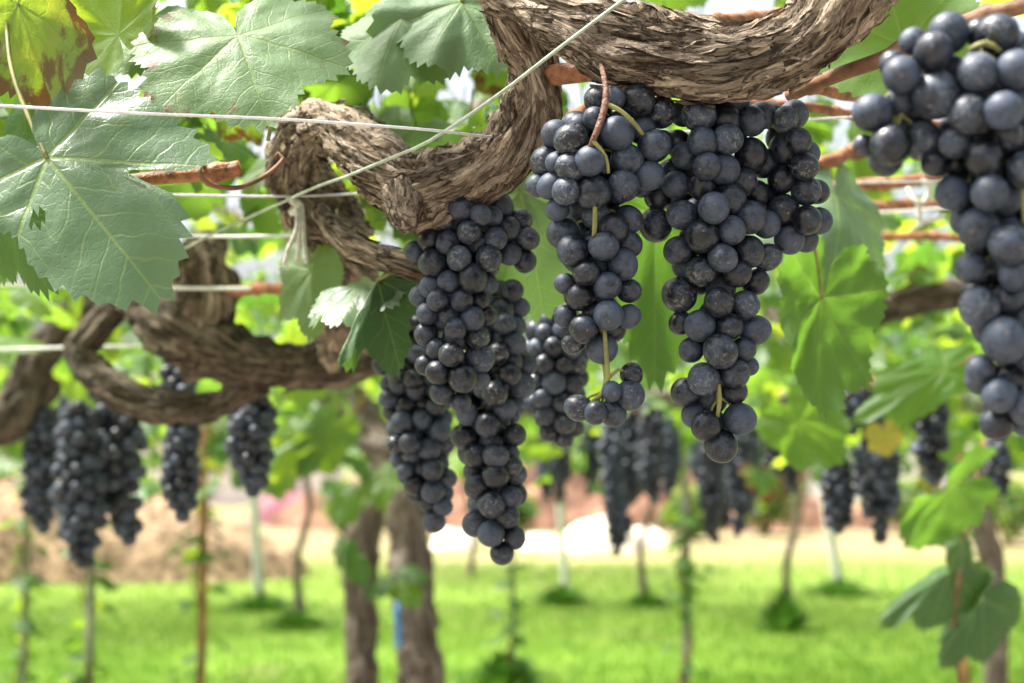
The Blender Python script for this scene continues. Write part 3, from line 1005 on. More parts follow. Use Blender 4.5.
# right edge bunch, nearest the camera
bunch("nearest dark grape bunch, hanging at the right edge of the view", 0.63,
      [[(985, 48, 0, 40), (985, 80, 0, 62), (988, 120, 0, 66), (1000, 180, 0, 62), (1010, 240, 0, 58), (1010, 300, 0, 54), (1010, 350, 0, 52), (1008, 410, 0, 38)],
       [(940, 70, 0, 44), (905, 105, 0, 52), (895, 135, 0, 42)]],
      [(949, 32, 21), (992, 38, 20), (928, 57, 21), (913, 40, 14), (896, 80, 19), (894, 63, 14), (931, 99, 24), (871, 114, 21), (886, 148, 20),
       (968, 81, 20), (1003, 80, 20), (925, 139, 20), (959, 121, 20), (951, 145, 17), (987, 122, 19), (864, 145, 12), (934, 164, 14), (1012, 110, 20),
       (1026, 65, 18), (974, 164, 19), (999, 141, 17), (1014, 177, 21), (953, 194, 18), (978, 199, 19), (974, 230, 21), (997, 249, 20), (1026, 141, 20),
       (1024, 242, 17), (975, 309, 20), (995, 343, 23), (969, 269, 17), (1006, 279, 17), (977, 370, 16), (993, 396, 18), (997, 423, 18), (1020, 408, 18), (1024, 359, 17)],
      58, 18, 103, NEARG, plump=.97,
      stems=[dict(m=M_GREENSTEM, p=[(1012, 190, -40, 3.6), (1012, 215, -42, 4.2), (1014, 235, -38, 3.4)]),
             dict(m=M_GREENSTEM, p=[(1017, 290, -40, 3.2), (1018, 320, -40, 3.4), (1017, 345, -36, 3), (1016, 372, -34, 2.6)]),
             dict(m=M_GREENSTEM, p=[(960, 58, -30, 3.0), (975, 52, -36, 3.2), (990, 60, -34, 2.6)])])
# left-centre bunch under the bend of the arm
bunch("broad dark grape bunch under the bend of the arm", 0.95,
      [[(465, 198, 0, 26), (468, 230, 0, 44), (462, 265, 0, 44), (455, 300, 0, 38), (455, 340, 0, 37), (456, 375, 0, 32), (452, 398, 0, 18)],
       [(480, 215, 0, 22), (512, 228, 4, 24), (520, 250, 4, 20)]],
      [(463, 212, 13), (481, 219, 10), (501, 206, 13), (492, 219, 10), (470, 236, 12), (449, 246, 12), (430, 241, 12), (415, 251, 11), (478, 244, 11),
       (496, 241, 11), (508, 230, 12), (521, 219, 11), (527, 238, 12), (510, 254, 11), (525, 260, 11), (434, 265, 14), (460, 262, 12), (489, 261, 13),
       (473, 281, 14), (449, 284, 11), (431, 288, 11), (420, 296, 11), (488, 285, 10), (439, 302, 11), (462, 302, 11), (480, 302, 9), (428, 314, 11),
       (450, 317, 10), (473, 320, 12), (456, 331, 11), (426, 334, 12), (478, 338, 11), (486, 315, 10), (438, 350, 11), (452, 356, 12), (479, 359, 14),
       (439, 373, 12), (463, 379, 14), (426, 365, 10), (481, 380, 9), (442, 393, 12)],
      40, 12, 104, NEARG)
bunch("tapering dark grape bunch behind the broad one, reaching lowest", 1.04,
      [[(505, 300, 0, 24), (500, 340, 0, 38), (494, 390, 0, 38), (490, 440, 0, 36), (494, 490, 0, 32), (497, 525, 0, 26), (502, 553, 0, 13)]],
      [(496, 456, 12), (464, 437, 12), (477, 456, 12), (496, 475, 12), (477, 486, 12), (492, 504, 12), (511, 497, 11), (475, 524, 12), (491, 533, 13),
       (508, 516, 11), (515, 538, 11), (502, 553, 11.5), (511, 466, 11), (468, 415, 11), (488, 425, 12), (505, 410, 11), (515, 435, 11), (495, 395, 12),
       (510, 375, 11), (498, 355, 11), (515, 345, 11), (505, 325, 11)],
      60, 11.8, 105, NEARG)
bunch("dark grape bunch left of the lowest one, hanging from the back arm", 1.2,
      [[(412, 338, 0, 24), (415, 370, 0, 36), (418, 420, 0, 34), (425, 470, 0, 32), (434, 512, 0, 18)], [(405, 352, 0, 14), (386, 365, -4, 15)]],
      [(383, 365, 10), (395, 352, 10), (405, 348, 10), (418, 356, 10), (398, 375, 10), (415, 380, 10), (430, 375, 10)], 80, 10.4, 106, NEARG)
bunch("shaded grape bunch behind the two central bunches", 1.18,
      [[(558, 318, 0, 20), (556, 345, 0, 32), (554, 390, 0, 30), (560, 425, 0, 20)]], [], 62, 10.6, 107, NEARG)
bunch("shaded grapes tucked high behind the bend of the arm", 1.12,
      [[(520, 165, 0, 16), (515, 185, 0, 22), (512, 205, 0, 18)]], [], 20, 11, 108, NEARG)

BACKG = "bunches hanging from the arms behind, out of focus"
for lab, d, ch, n, gr, sd in [
    ("out of focus bunch right of the looping arm, lower edge blue", 1.85, [[(252, 385, 0, 16), (252, 415, 0, 25), (250, 450, 0, 24), (256, 484, 0, 12)]], 70, 7.4, 121),
    ("out of focus bunch under the looping arm, split by the arm", 1.95, [[(178, 355, 0, 14), (178, 385, 0, 20), (184, 420, 0, 18), (182, 455, 0, 19), (180, 490, 0, 18), (184, 512, 0, 9)]], 78, 7.2, 122),
    ("broad blurred bunch, right one of the dark left trio", 2.35, [[(114, 400, 0, 28), (118, 440, 0, 37), (119, 490, 0, 31), (128, 535, 0, 15)]], 98, 7.6, 123),
    ("blurred bunch hanging lowest of the dark left trio", 2.3, [[(78, 420, 0, 24), (79, 470, 0, 35), (80, 520, 0, 32), (81, 552, 0, 20)]], 98, 7.6, 124),
    ("narrow blurred bunch on the left of the dark trio", 2.6, [[(46, 425, 0, 18), (42, 460, 0, 24), (40, 500, 0, 21), (42, 524, 0, 11)]], 80, 6.4, 125),
    ("small blurred bunch high behind the dark left trio", 2.7, [[(82, 400, 0, 16), (66, 425, 0, 24), (58, 450, 0, 16)]], 60, 6.0, 126),
    ("blurred bunch beside the yellow leaf, longer right one", 2.5, [[(880, 430, 0, 16), (877, 465, 0, 29), (880, 505, 0, 20), (880, 536, 0, 10)]], 80, 6.6, 127),
    ("narrow blurred bunch left of the one beside the yellow leaf", 2.55, [[(838, 462, 0, 11), (838, 490, 0, 17), (838, 520, 0, 12)]], 46, 6.3, 128),
    ("short blurred bunch high above the yellow leaf", 2.5, [[(858, 370, 0, 12), (855, 392, 0, 23), (848, 418, 0, 18)]], 48, 6.3, 129),
    ("blurred bunch between the yellow leaf and the nearest bunch", 2.6, [[(935, 385, 0, 14), (930, 410, 0, 24), (930, 445, 0, 20), (934, 476, 0, 11)]], 66, 6.2, 130),
    ("brownish blurred bunch near the slim right trunk", 3.0, [[(998, 440, 0, 10), (998, 462, 0, 18), (1000, 486, 0, 11)]], 30, 5.6, 131),
]:
    bunch(lab, d, ch, [], n, gr, sd, BACKG)

# far bunches: one mesh each, three shapes shared by the copies
FARB = []
for v in range(3):
    ch = [[(0, 0, 0, 18 + 3 * v), (2, 40, 0, 30 - 2 * v), (-2, 90, 0, 26), (3 * v, 135, 0, 12)]]
    pos, rad = pack(ch, [], 62, 9.5, 300 + v)
    bm = bmesh.new()
    for p, r in zip(pos, rad):
        g = bmesh.ops.create_icosphere(bm, subdivisions=2, radius=r * 0.0009, matrix=Matrix.Translation(Vector((p[0], p[2], -p[1])) * 0.0009))
    me = bpy.data.meshes.new("grape_bunch")
    bm.to_mesh(me); bm.free()
    me.polygons.foreach_set("use_smooth", [True] * len(me.polygons))
    me.materials.append(M_GRAPE)
    FARB.append(me)
far_list = [(612, 420, 4.2), (630, 412, 4.3), (650, 415, 4.0), (668, 425, 4.4), (618, 470, 4.6), (712, 438, 4.4), (738, 432, 4.2), (748, 425, 4.8), (772, 432, 5.0),
            (790, 425, 5.3), (560, 425, 5.0), (545, 440, 5.4), (590, 430, 5.6), (640, 425, 5.2), (700, 425, 5.6), (725, 440, 5.0)]
for i, (px, py, d) in enumerate(far_list):
    o = bpy.data.objects.new("grape_bunch", FARB[i % 3])
    COL.objects.link(o)
    o.location = P(px, py, d)
    o.rotation_euler = (0, 0, random.uniform(0, 6.28))
    s = random.uniform(1.45, 1.9)
    o.scale = (s * .95, s * .95, s * random.uniform(1.0, 1.3))
    tag(o, "small blurred grape bunch in the far row behind the centre bunches", "grape bunch", "far bunches in the row behind")

# ------------------------------------------------------------------ the old near vine
vine = empty("grapevine", Vector((0.62, 0.95, 0)))
tag(vine, "old gnarled grapevine with thick peeling twisted arms across the top", "grapevine")
# (px, py, depth, radius px)
ARM1 = [(470, -60, .90, 28), (515, -10, .88, 29), (570, 20, .86, 31), (630, 46, .85, 40), (700, 62, .84, 34), (765, 58, .84, 33), (818, 30, .84, 37), (860, -28, .84, 37), (905, -95, .86, 40)]
p, r = px_pts(ARM1)
p += [Vector((.38, .90, 1.98)), Vector((.52, .94, 1.93)), Vector((.60, .95, 1.7)), Vector((.63, .95, 1.2)), Vector((.60, .96, .6)), Vector((.62, .95, -.03))]
r += [.024, .028, .034, .036, .040, .052]
mb = MB(); bark_tube(mb, p[:10], r[:10], 0.0020, 96, 1.15, 330, 1, knots=[(0.47, 2.2, 0.8, 0.22), (.62, 4.0, 0.7, .15), (.35, 3.0, .5, .25), (.55, 3.1, .45, .28), (.75, 2.6, .5, .25)], twist=6)
mb.build("arm", M_BARK, vine)
mb = MB(); bark_tube(mb, p[8:], r[8:], 0.010, 40, 1.0, 120, 2)
mb.build("trunk", M_BARK, vine)
ARM2 = [(500, -20, .90, 24), (514, 20, .90, 25), (530, 62, .91, 22), (532, 108, .92, 25), (507, 150, .93, 28), (458, 178, .94, 31), (412, 186, .95, 33), (372, 158, .97, 28),
        (336, 128, 1.00, 21), (308, 134, 1.06, 24), (294, 165, 1.10, 27), (310, 200, 1.14, 29), (337, 238, 1.20, 26), (350, 290, 1.30, 25), (342, 345, 1.50, 25)]
p, r = px_pts(ARM2)
mb = MB(); bark_tube(mb, p, r, 0.0022, 84, 1.15, 300, 3, knots=[(.42, 1.0, .9, .25), (.12, 2.0, .8, .3), (.2, 4.5, .6, .35), (.58, 3.0, .7, .3), (.7, 5.5, .6, .35), (.82, 1.0, .7, .3)], twist=9, lump=1.3)
p2, r2 = px_pts([(402, 190, .94, 22), (405, 212, .93, 17), (408, 228, .925, 10), (409, 234, .925, 3)])
bark_tube(mb, p2, r2, 0.002, 40, 1.2, 20, 4, flake_len=(.006, .014))
mb.build("arm", M_BARK, vine)
p, r = px_pts([(320, 212, 1.10, 9), (345, 238, 1.06, 13), (378, 256, 1.03, 12), (412, 268, 1.01, 12), (432, 278, 1.02, 9)])
mb = MB(); bark_tube(mb, p, r, 0.0025, 40, 0.5, 25, 5, twist=2)
mb.build("spur", M_BARK, vine)
BACKARM = [(520, 300, 1.62, 17), (470, 318, 1.62, 18), (420, 335, 1.6, 20), (370, 352, 1.6, 22), (300, 366, 1.6, 21), (245, 361, 1.6, 24), (192, 338, 1.62, 28), (158, 312, 1.68, 24), (130, 300, 1.8, 17)]
p, r = px_pts(BACKARM)
mb = MB(); bark_tube(mb, p, r, 0.004, 56, 1.3, 160, 6, knots=[(.7, 1.2, .8, .3), (.4, 4, .6, .4), (.55, 2.5, .5, .4), (.25, 3, .5, .4), (.85, 5, .6, .4)], lump=1.7)
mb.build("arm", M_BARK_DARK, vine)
p, r = px_pts([(188, 340, 1.63, 25), (203, 302, 1.62, 27), (203, 270, 1.62, 25), (197, 248, 1.62, 20), (190, 238, 1.62, 10)])
mb = MB(); bark_tube(mb, p, r, 0.003, 56, 1.4, 60, 7, lump=2.0, knots=[(.35, 4.2, .7, .35), (.6, 2.0, .5, .4), (.85, 5.0, .5, .5)])
mb.build("stump", M_BARK, vine)
p, r = px_pts([(150, 292, 1.76, 11), (122, 305, 1.76, 13), (95, 330, 1.75, 15), (82, 358, 1.74, 15), (115, 390, 1.72, 15), (165, 407, 1.7, 15), (215, 405, 1.7, 12), (262, 384, 1.64, 10)])
mb = MB(); bark_tube(mb, p, r, 0.004, 44, 1.2, 60, 8, knots=[(.3, 1, .6, .4), (.55, 4, .6, .45), (.75, 2, .5, .4)], lump=1.6)
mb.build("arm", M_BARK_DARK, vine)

def cane(pts, m, parent):
    """one-year shoot: slightly zigzag, swollen at the nodes, a bud at each"""
    p, r = px_pts(pts)
    path, ro = catmull(p, r, .002)
    rnd = random.Random(int(pts[0][0] * 3 + pts[0][1]))
    T_, N_ = frames(path)
    L, nxt, nodes = 0, .02, []
    for i in range(1, len(path)):
        L += (path[i] - path[i - 1]).length
        if L > nxt:
            nodes.append(i); nxt += rnd.uniform(.045, .075)
    rr = list(ro)
    for k, i in enumerate(nodes):
        for j in range(max(0, i - 6), min(len(rr), i + 7)):
            rr[j] = rr[j] + ro[j] * .38 * math.exp(-((j - i) / 2.2) ** 2)
    pp = []
    for i, q in enumerate(path):
        z = noise.noise(Vector((i * .045, pts[0][0], 1))) * ro[i] * .9
        pp.append(q + N_[i] * z)
    mb = MB()
    tube(mb, pp, rr, .01, 14)
    for k, i in enumerate(nodes):
        dv = (N_[i] * (1 if k % 2 else -1) + T_[i] * .7).normalized()
        tube(mb, [pp[i], pp[i] + dv * ro[i] * 1.3, pp[i] + dv * ro[i] * 2.1], [ro[i] * .55, ro[i] * .45, ro[i] * .08], .002, 8)
    mb.build("cane", m, parent)


for pts, m in [
    ([(515, 80, .93, 7), (560, 74, .9, 11), (620, 66, .89, 11), (680, 35, .93, 9), (720, 22, .98, 7), (790, 16, 1.1, 7)], M_CANE),
    ([(500, 172, 1.05, 6), (560, 130, 1.0, 7.5), (605, 98, .96, 8), (640, 84, .95, 8), (700, 60, .98, 7)], M_CANE),
    ([(700, 80, 1.0, 6), (810, 88, 1.0, 6), (870, 97, 1.05, 6), (1060, 112, 1.15, 5)], M_CANE), ([(730, 100, 1.1, 5), (812, 108, 1.1, 5), (870, 117, 1.15, 5), (1060, 140, 1.3, 4)], M_CANE),
    ([(700, 190, 1.3, 6), (790, 170, 1.3, 6.5), (830, 160, 1.3, 7), (880, 148, 1.35, 7), (1060, 120, 1.45, 6)], M_CANE),
    ([(700, 196, 1.5, 5), (820, 188, 1.5, 5.5), (880, 184, 1.5, 6), (960, 175, 1.5, 6), (1040, 168, 1.5, 6)], M_CANE),
    ([(720, 222, 1.7, 5), (860, 208, 1.7, 6), (930, 205, 1.7, 6), (1030, 196, 1.7, 7)], M_CANE),
    ([(790, 95, .90, 7), (840, 74, .86, 7.5), (890, 55, .84, 8), (960, 25, .82, 8), (1040, 0, .80, 8)], M_CANE_DULL),
    ([(-20, 195, .95, 7), (60, 188, .95, 7), (160, 178, .93, 7), (215, 172, .93, 8), (240, 167, .93, 8)], M_CANE),
    ([(150, 294, 1.72, 5), (225, 291, 1.6, 5), (285, 289, 1.5, 6), (420, 296, 1.5, 5)], M_CANE),
    ([(-10, 190, 1.3, 6), (30, 184, 1.3, 6)], M_CANE_DULL),
    ([(870, 238, 2.0, 4), (930, 236, 2.0, 4), (1000, 240, 2.0, 4)], M_CANE),
    ([(930, 375, 2.2, 5), (975, 360, 2.2, 5)], M_CANE), ([(860, 384, 2.2, 5), (905, 378, 2.2, 5)], M_CANE),
]:
    cane(pts, m, vine)
# tendril round the cut cane
p, r = px_pts([(204, 160, .93, 2.2), (200, 172, .915, 2.6), (208, 184, .92, 2.6), (235, 188, .93, 2.6), (258, 180, .95, 2.4), (275, 168, .97, 2.2), (283, 158, .98, 2.0), (278, 153, .98, 1.8), (274, 158, .98, 1.4)])
mb = MB(); tube(mb, p, r, 0.003, 8)
mb.build("tendril", M_CANE_DULL, vine)


def hero_leaf(jx, jy, jd, tx, ty, td, nrm, size_mul=1.0, mat=None, petiole=None, label=None, T=None, **kw):
    j, tp = P(jx, jy, jd), P(tx, ty, td)
    size = (tp - j).length * size_mul
    rnd = random.Random(int(jx * 13 + jy * 7))
    mb = MB()
    add_leaf(mb, T or T_HERO, j, tp - j, nrm, size, rnd, **kw)
    o = mb.build("leaf", mat or M_LEAF_NEAR, vine)
    if label: o["label"] = label
    if petiole:
        mb = MB()
        pts = [j] + [P(*q) for q in petiole]
        tube(mb, pts, [0.0013] * len(pts), 0.004, 8)
        mb.build("petiole", M_GREENSTEM, o)
    return o


CAMN = (0, -1, 0.35)
hero_leaf(47, 158, .83, 158, 292, .80, (-.15, -1, .5), 1.0, petiole=[(30, 120, .84), (10, 60, .86), (5, -30, .9)], T=T_CUT,
          cup=.04, droop=.10, fold=.08, wave=.04, hole=[(.21, .26, .045)], label="big bluish green leaf with a small hole", r1=.4)
hero_leaf(238, 36, .90, 266, 110, .86, (.05, -1, .6), .98, mat=M_LEAF_PALE, petiole=[(262, 70, .90), (275, 100, .92), (268, 140, .94)],
          cup=.10, droop=.10, fold=.05, wave=.04, bulge=.04, widen=1.15, age=.46, label="broad pale leaf at the top with scorched edges")
hero_leaf(400, 20, .98, 372, 78, .95, (-.2, -1, .9), 1.0, mat=M_LEAF_PALE, fold=.3)
hero_leaf(520, 190, 1.04, 552, 322, 1.06, (.25, -1, -.1), 1.0, petiole=[(515, 170, 1.06)], wave=.05, cup=.06, r1=.3)
hero_leaf(655, 215, 1.12, 655, 368, 1.16, (.1, 1, .2), 1.0, mat=M_LEAF, wave=.08, r2=.05, r1=.25, widen=.66)
hero_leaf(822, 298, 1.16, 800, 418, 1.14, (-.5, 1, .15), 1.0, mat=M_LEAF, petiole=[(815, 250, 1.15), (800, 225, 1.12)], wave=.07, r2=.05, r1=.3, widen=.66)
hero_leaf(835, 195, 1.28, 848, 292, 1.22, (.5, -1, .5), 1.0, fold=.35, wave=.08)
hero_leaf(312, 270, 1.14, 312, 332, 1.12, (.2, -1, .3), 1.0, mat=M_LEAF_PALE, fold=.3, widen=.6)
hero_leaf(378, 280, 1.03, 322, 352, .99, (-.6, -.9, .55), .92, mat=M_LEAF_DULL, petiole=[(395, 272, 1.02), (412, 275, 1.01)], fold=.75, wave=.16, r1=.3, widen=.36)
hero_leaf(362, 282, 1.06, 392, 290, 1.02, (.2, -1, .8), 1.0, fold=.4, wave=.15)
hero_leaf(18, 5, .86, 108, 58, .83, (0, .8, .8), 1.0, mat=M_LEAF, petiole=[(35, -20, .86)], age=.62, wave=.10, r2=.8, label="yellow green leaf scorched brown")
hero_leaf(150, 20, .95, 112, 62, .93, (0, -1, .7), 1.1, mat=M_LEAF_PALE, fold=.3, age=.4)
hero_leaf(462, 2, .98, 420, 66, .94, (.1, -1, .8), .9, mat=M_LEAF_PALE, petiole=[(470, -50, 1.0)], cup=.12, wave=.14, fold=.15)
hero_leaf(118, 35, .92, 92, -20, .94, (0, .9, .6), 1.0, mat=M_LEAF, wave=.12, age=.45, r2=.9, r1=.8, fold=.2)
hero_leaf(905, 45, .95, 880, -25, .98, (0, .9, .3), 1.2, mat=M_LEAF, petiole=[(925, 60, .9)], wave=.06, r2=.3)
hero_leaf(5, 165, .92, 30, 290, .90, (-.5, -.6, .5), 1.0, mat=M_LEAF, fold=.35, r1=.2)

# ------------------------------------------------------------------ canopy leaves of every vine
def img(p):
    d = (p - CP).dot(FW)
    return 512 + (p.x) / d * FPX, 341.5 - (p - CP).dot(UP) / d * FPX, d


def blocked(p, s):
    """keeps the space round the in-focus arms and bunches and in front of them clear"""
    x, y, d = img(p)
    m = s / d * FPX * 0.9
    if d < 1.25 and 250 - m < x < 1100 + m and -60 < y < 600: return True
    if d < 1.05 and -100 < x < 1124: return True
    if d < 1.9 and 60 - m < x < 480 + m and 245 - m < y < 425: return True
    if d < 2.3 and 775 - m < x < 1010 + m and 265 - m < y < 350 + m: return True
    if d < 1.6 and 820 - m < x < 1000 and 60 < y < 265 + m: return True
    if d < 2.65 and 830 - m < x < 955 + m and 360 - m * .6 < y < 560: return True
    if d < 2.7 and (20 - m < x < 300 + m or 815 - m < x < 960 + m) and 390 < y < 600: return True
    return False


def shoot_leaves(mb, rnd, T, x0, x1, y0, y1, zlo, zhi, dens, s0, s1, check=True, hang=0.25):
    n = int((x1 - x0) * (y1 - y0) * dens)
    for _ in range(n):
        x, y = rnd.uniform(x0, x1), rnd.uniform(y0, y1)
        z = zlo + (zhi - zlo) * rnd.random() ** 1.1
        s = rnd.uniform(s0, s1)
        pos = Vector((x, y, z))
        if check and y > 0.3 and blocked(pos, s): continue
        if rnd.random() < hang:
            tip = Vector((rnd.gauss(0, .5), rnd.gauss(0, .5), -1.0))
            nr = Vector((rnd.gauss(0, 1), rnd.gauss(0, 1), .3))
        else:
            tip = Vector((rnd.gauss(0, 1), rnd.gauss(0, 1), -.35 + rnd.gauss(0, .2)))
            nr = Vector((rnd.gauss(0, .45), rnd.gauss(0, .45), 1))
        ag = max(0, rnd.gauss(.25, .17))
        if ag > .72 : ag = .5
        add_leaf(mb, T, pos, tip, nr, s, rnd, cup=rnd.uniform(0, .2), droop=rnd.uniform(0, .3), wave=rnd.uniform(.03, .12), fold=rnd.uniform(0, .3), age=ag)
        if T is T_MID:
            tube(mb, [pos, pos - tip.normalized() * s * .3 + Vector((0, 0, s * .3)), pos - tip.normalized() * s * .4 + Vector((0, 0, s * .75))], [.0012] * 3, .03, 4,
                 attr=vein_attr, cap=False)


rnd = random.Random(5)
mb = MB()
shoot_leaves(mb, rnd, T_MID, -1.0, 1.0, 0.95, 2.6, CAM_H + .13, CAM_H + .52, 215, .030, .056)
shoot_leaves(mb, rnd, T_MID, -.8, -.05, 1.0, 1.9, CAM_H + .15, CAM_H + .42, 130, .026, .048)
shoot_leaves(mb, rnd, T_MID, -.75, .75, 0.25, 0.95, CAM_H + .34, CAM_H + .6, 45, .04, .07, check=False)  # leaves above the view, added to shade the near arms and bunches
shoot_leaves(mb, rnd, T_MID, -.21, .05, 1.2, 2.1, 1.70, 1.95, 800, .026, .046)
shoot_leaves(mb, rnd, T_MID, .20, .62, 1.7, 2.5, 1.76, 2.0, 170, .03, .05)
shoot_leaves(mb, rnd, T_MID, -.62, -.2, 1.05, 1.6, 1.68, 1.90, 330, .026, .046)
mb.build("foliage", M_LEAF, vine)


def vine_at(root, trunk_px, arms_px, bark, seg=28, step=0.012, flakes=40, seed=0):
    for i, t in enumerate(trunk_px):
        mb = MB(); bark_tube(mb, t[0], t[1], step, seg, 1.1, flakes, seed + i, flake_len=(.03, .10), lump=.55, knots=[(.3, 1, .8, .3), (.55, 4.5, .8, .35), (.7, 3, .7, .3)])
        mb.build("trunk", bark, root)
    for i, t in enumerate(arms_px):
        mb = MB(); bark_tube(mb, t[0], t[1], step, seg, 0.9, flakes // 3, seed + 10 + i)
        mb.build("arm", bark, root)


# left vine, out of focus
vl = empty("grapevine", G(-90, 2.7)); tag(vl, "blurred dark grapevine arm curling down at the left edge", "grapevine")
pa = px_pts([(-140, 470, 2.7, 24), (-60, 440, 2.65, 26), (5, 425, 2.6, 20), (28, 395, 2.6, 22), (48, 352, 2.6, 23), (80, 318, 2.6, 20), (115, 295, 2.65, 16), (150, 270, 2.8, 13)])
g = G(-150, 2.7)
tp = ([g + Vector((0, 0, -.03)), g + Vector((.02, 0, .7)), g + Vector((.0, 0, 1.3)), pa[0][0] + Vector((0, 0, .02))], [.055, .045, .042, .042])
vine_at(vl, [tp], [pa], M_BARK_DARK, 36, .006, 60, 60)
mb = MB(); shoot_leaves(mb, rnd, T_MID, -2.2, -.3, 2.4, 4.3, CAM_H + .1, CAM_H + .6, 135, .034, .060)
shoot_leaves(mb, rnd, T_MID, -1.6, -.75, 2.6, 3.6, CAM_H - .05, CAM_H + .15, 16, .045, .07)
mb.build("foliage", M_LEAF, vl)
# right vine, out of focus
vr = empty("grapevine", G(1130, 2.5)); tag(vr, "blurred grapevine arm at the right, behind the nearest bunch", "grapevine")
pa = px_pts([(1130, 275, 2.4, 18), (1050, 287, 2.35, 16), (960, 293, 2.3, 14), (890, 306, 2.3, 15), (836, 326, 2.3, 19), (800, 330, 2.4, 14), (770, 318, 2.5, 10)])
g = G(1130, 2.5)
tp = ([g + Vector((0, 0, -.03)), g + Vector((-.03, 0, .7)), g + Vector((0, 0, 1.3)), pa[0][0]], [.05, .042, .036, .028])
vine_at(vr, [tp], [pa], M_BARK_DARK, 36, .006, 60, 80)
mb = MB(); shoot_leaves(mb, rnd, T_MID, .2, 2.4, 2.4, 4.3, CAM_H + .1, CAM_H + .6, 135, .034, .060)
shoot_leaves(mb, rnd, T_MID, .45, 1.5, 2.7, 3.6, CAM_H - .05, CAM_H + .2, 34, .036, .058)
mb.build("foliage", M_LEAF, vr)


def loose_leaf(parent, jx, jy, jd, tx, ty, td, nrm, mat=M_LEAF, label=None, **kw):
    j, tp = P(jx, jy, jd), P(tx, ty, td)
    mb = MB(); add_leaf(mb, T_HERO, j, tp - j, nrm, (tp - j).length, random.Random(int(jx + ty)), **kw)
    o = mb.build("leaf", mat, parent)
    if label: o["label"] = label
    return o


loose_leaf(vr, 945, 370, 1.9, 862, 405, 1.85, (-.1, -1, .5), widen=.36, wave=.05, r1=.6)
loose_leaf(vr, 955, 487, 1.95, 882, 528, 1.9, (0, .8, .6), wave=.1, r2=.1, r1=.4, widen=.6)
loose_leaf(vr, 800, 420, 2.0, 842, 462, 2.0, (0, .9, .3), wave=.08, r2=.2, r1=.5, widen=.8)
loose_leaf(vr, 884, 433, 2.3, 890, 457, 2.3, (0, -1, .4), M_LEAF_YELLOW, label="small yellowed leaf")
# hanging shoot with folded dull leaves at lower right
p, r = px_pts([(985, 440, 2.1, 2.4), (972, 500, 2.05, 2.2), (962, 560, 2.0, 2.2), (955, 620, 2.0, 2.2), (962, 700, 2.0, 2.4)])
mb = MB(); tube(mb, p, r, .01, 8); mb.build("shoot", M_CANE_DULL, vr)
loose_leaf(vr, 962, 540, 2.0, 975, 580, 1.98, (.3, -1, .5), M_LEAF_DULL, fold=.35, widen=.5)
loose_leaf(vr, 952, 570, 2.0, 885, 606, 1.95, (-.2, -.9, .8), M_LEAF_DULL, fold=.45, widen=.4)
loose_leaf(vr, 982, 598, 2.0, 940, 655, 1.96, (-.5, -1, .4), M_LEAF_DULL, fold=.5, widen=.48)

# pair of thick trunks in the middle distance
pr = empty("grapevine", G(418, 4.3)); tag(pr, "thick grey brown vine trunk, right one of the crossing pair", "grapevine", "pair of crossing trunks")
pa = px_pts([(424, 1020, 4.3, 28), (421, 800, 4.3, 22), (420, 680, 4.3, 20), (414, 590, 4.3, 20), (408, 520, 4.3, 19), (398, 470, 4.3, 17), (370, 430, 4.35, 18), (350, 395, 4.4, 16)])
a1 = px_pts([(352, 398, 4.4, 15), (300, 385, 4.4, 13), (220, 380, 4.4, 11), (130, 385, 4.5, 9)])
vine_at(pr, [pa], [a1], M_TRUNK, 44, .012, 140, 90)
mb = MB(); shoot_leaves(mb, rnd, T_LOW, -2.6, .0, 4.3, 6.6, CAM_H + .08, CAM_H + .6, 110, .038, .068)
shoot_leaves(mb, rnd, T_MID, -1.5, -.2, 4.2, 5.6, CAM_H - .12, CAM_H + .12, 16, .05, .08)
mb.build("foliage", M_LEAF, pr)
pl = empty("grapevine", G(360, 4.5)); tag(pl, "slimmer grey brown vine trunk, left one of the crossing pair", "grapevine", "pair of crossing trunks")
pa = px_pts([(352, 1000, 4.5, 22), (358, 800, 4.5, 17), (361, 680, 4.5, 15), (361, 590, 4.5, 15), (364, 540, 4.5, 15), (374, 495, 4.5, 14), (392, 450, 4.5, 15), (410, 405, 4.5, 13)])
a1 = px_pts([(408, 410, 4.5, 13), (470, 402, 4.55, 12), (560, 404, 4.6, 10), (650, 400, 4.6, 10), (720, 402, 4.7, 9)])
vine_at(pl, [pa], [a1], M_TRUNK, 40, .012, 110, 100)
mb = MB(); shoot_leaves(mb, rnd, T_LOW, -.3, 1.8, 4.3, 6.6, CAM_H + .08, CAM_H + .6, 110, .038, .068)
shoot_leaves(mb, rnd, T_MID, -.1, .6, 4.6, 5.8, CAM_H - .12, CAM_H + .15, 22, .05, .08)
mb.build("foliage", M_LEAF, pl)
for jx, jy, tx, ty in [(385, 478, 356, 502), (366, 470, 348, 456), (352, 562, 366, 582), (402, 588, 420, 602), (382, 582, 366, 598), (410, 570, 425, 580), (345, 545, 338, 562), (300, 440, 272, 478), (330, 430, 300, 475), (352, 500, 335, 525)]:
    loose_leaf(pl, jx, jy, 4.1, tx, ty, 4.05, (random.gauss(0, .4), -.8, .6), wave=.1, widen=.62)
# blue ribbon tied at the right trunk
mb = MB()
c0 = [P(399, 600, 4.18), P(397, 615, 4.16), P(399, 632, 4.17), P(397, 650, 4.16)]
tube(mb, c0, [.006, .009, .009, .006], .01, 8)
a, b = P(397, 602, 4.2), P(440, 600, 4.2)
tube(mb, [P(396, 601, 4.22), P(404, 603, 4.19), P(412, 602, 4.17)], [.006, .006, .006], .01, 8)
tag(mb.build("ribbon", mat_simple("blue_ribbon", (0.06, 0.22, 0.50), .5, .4, .15, 30), origin=P(398, 601, 4.18)), "strip of blue ribbon hanging beside the thick right trunk", "ribbon")

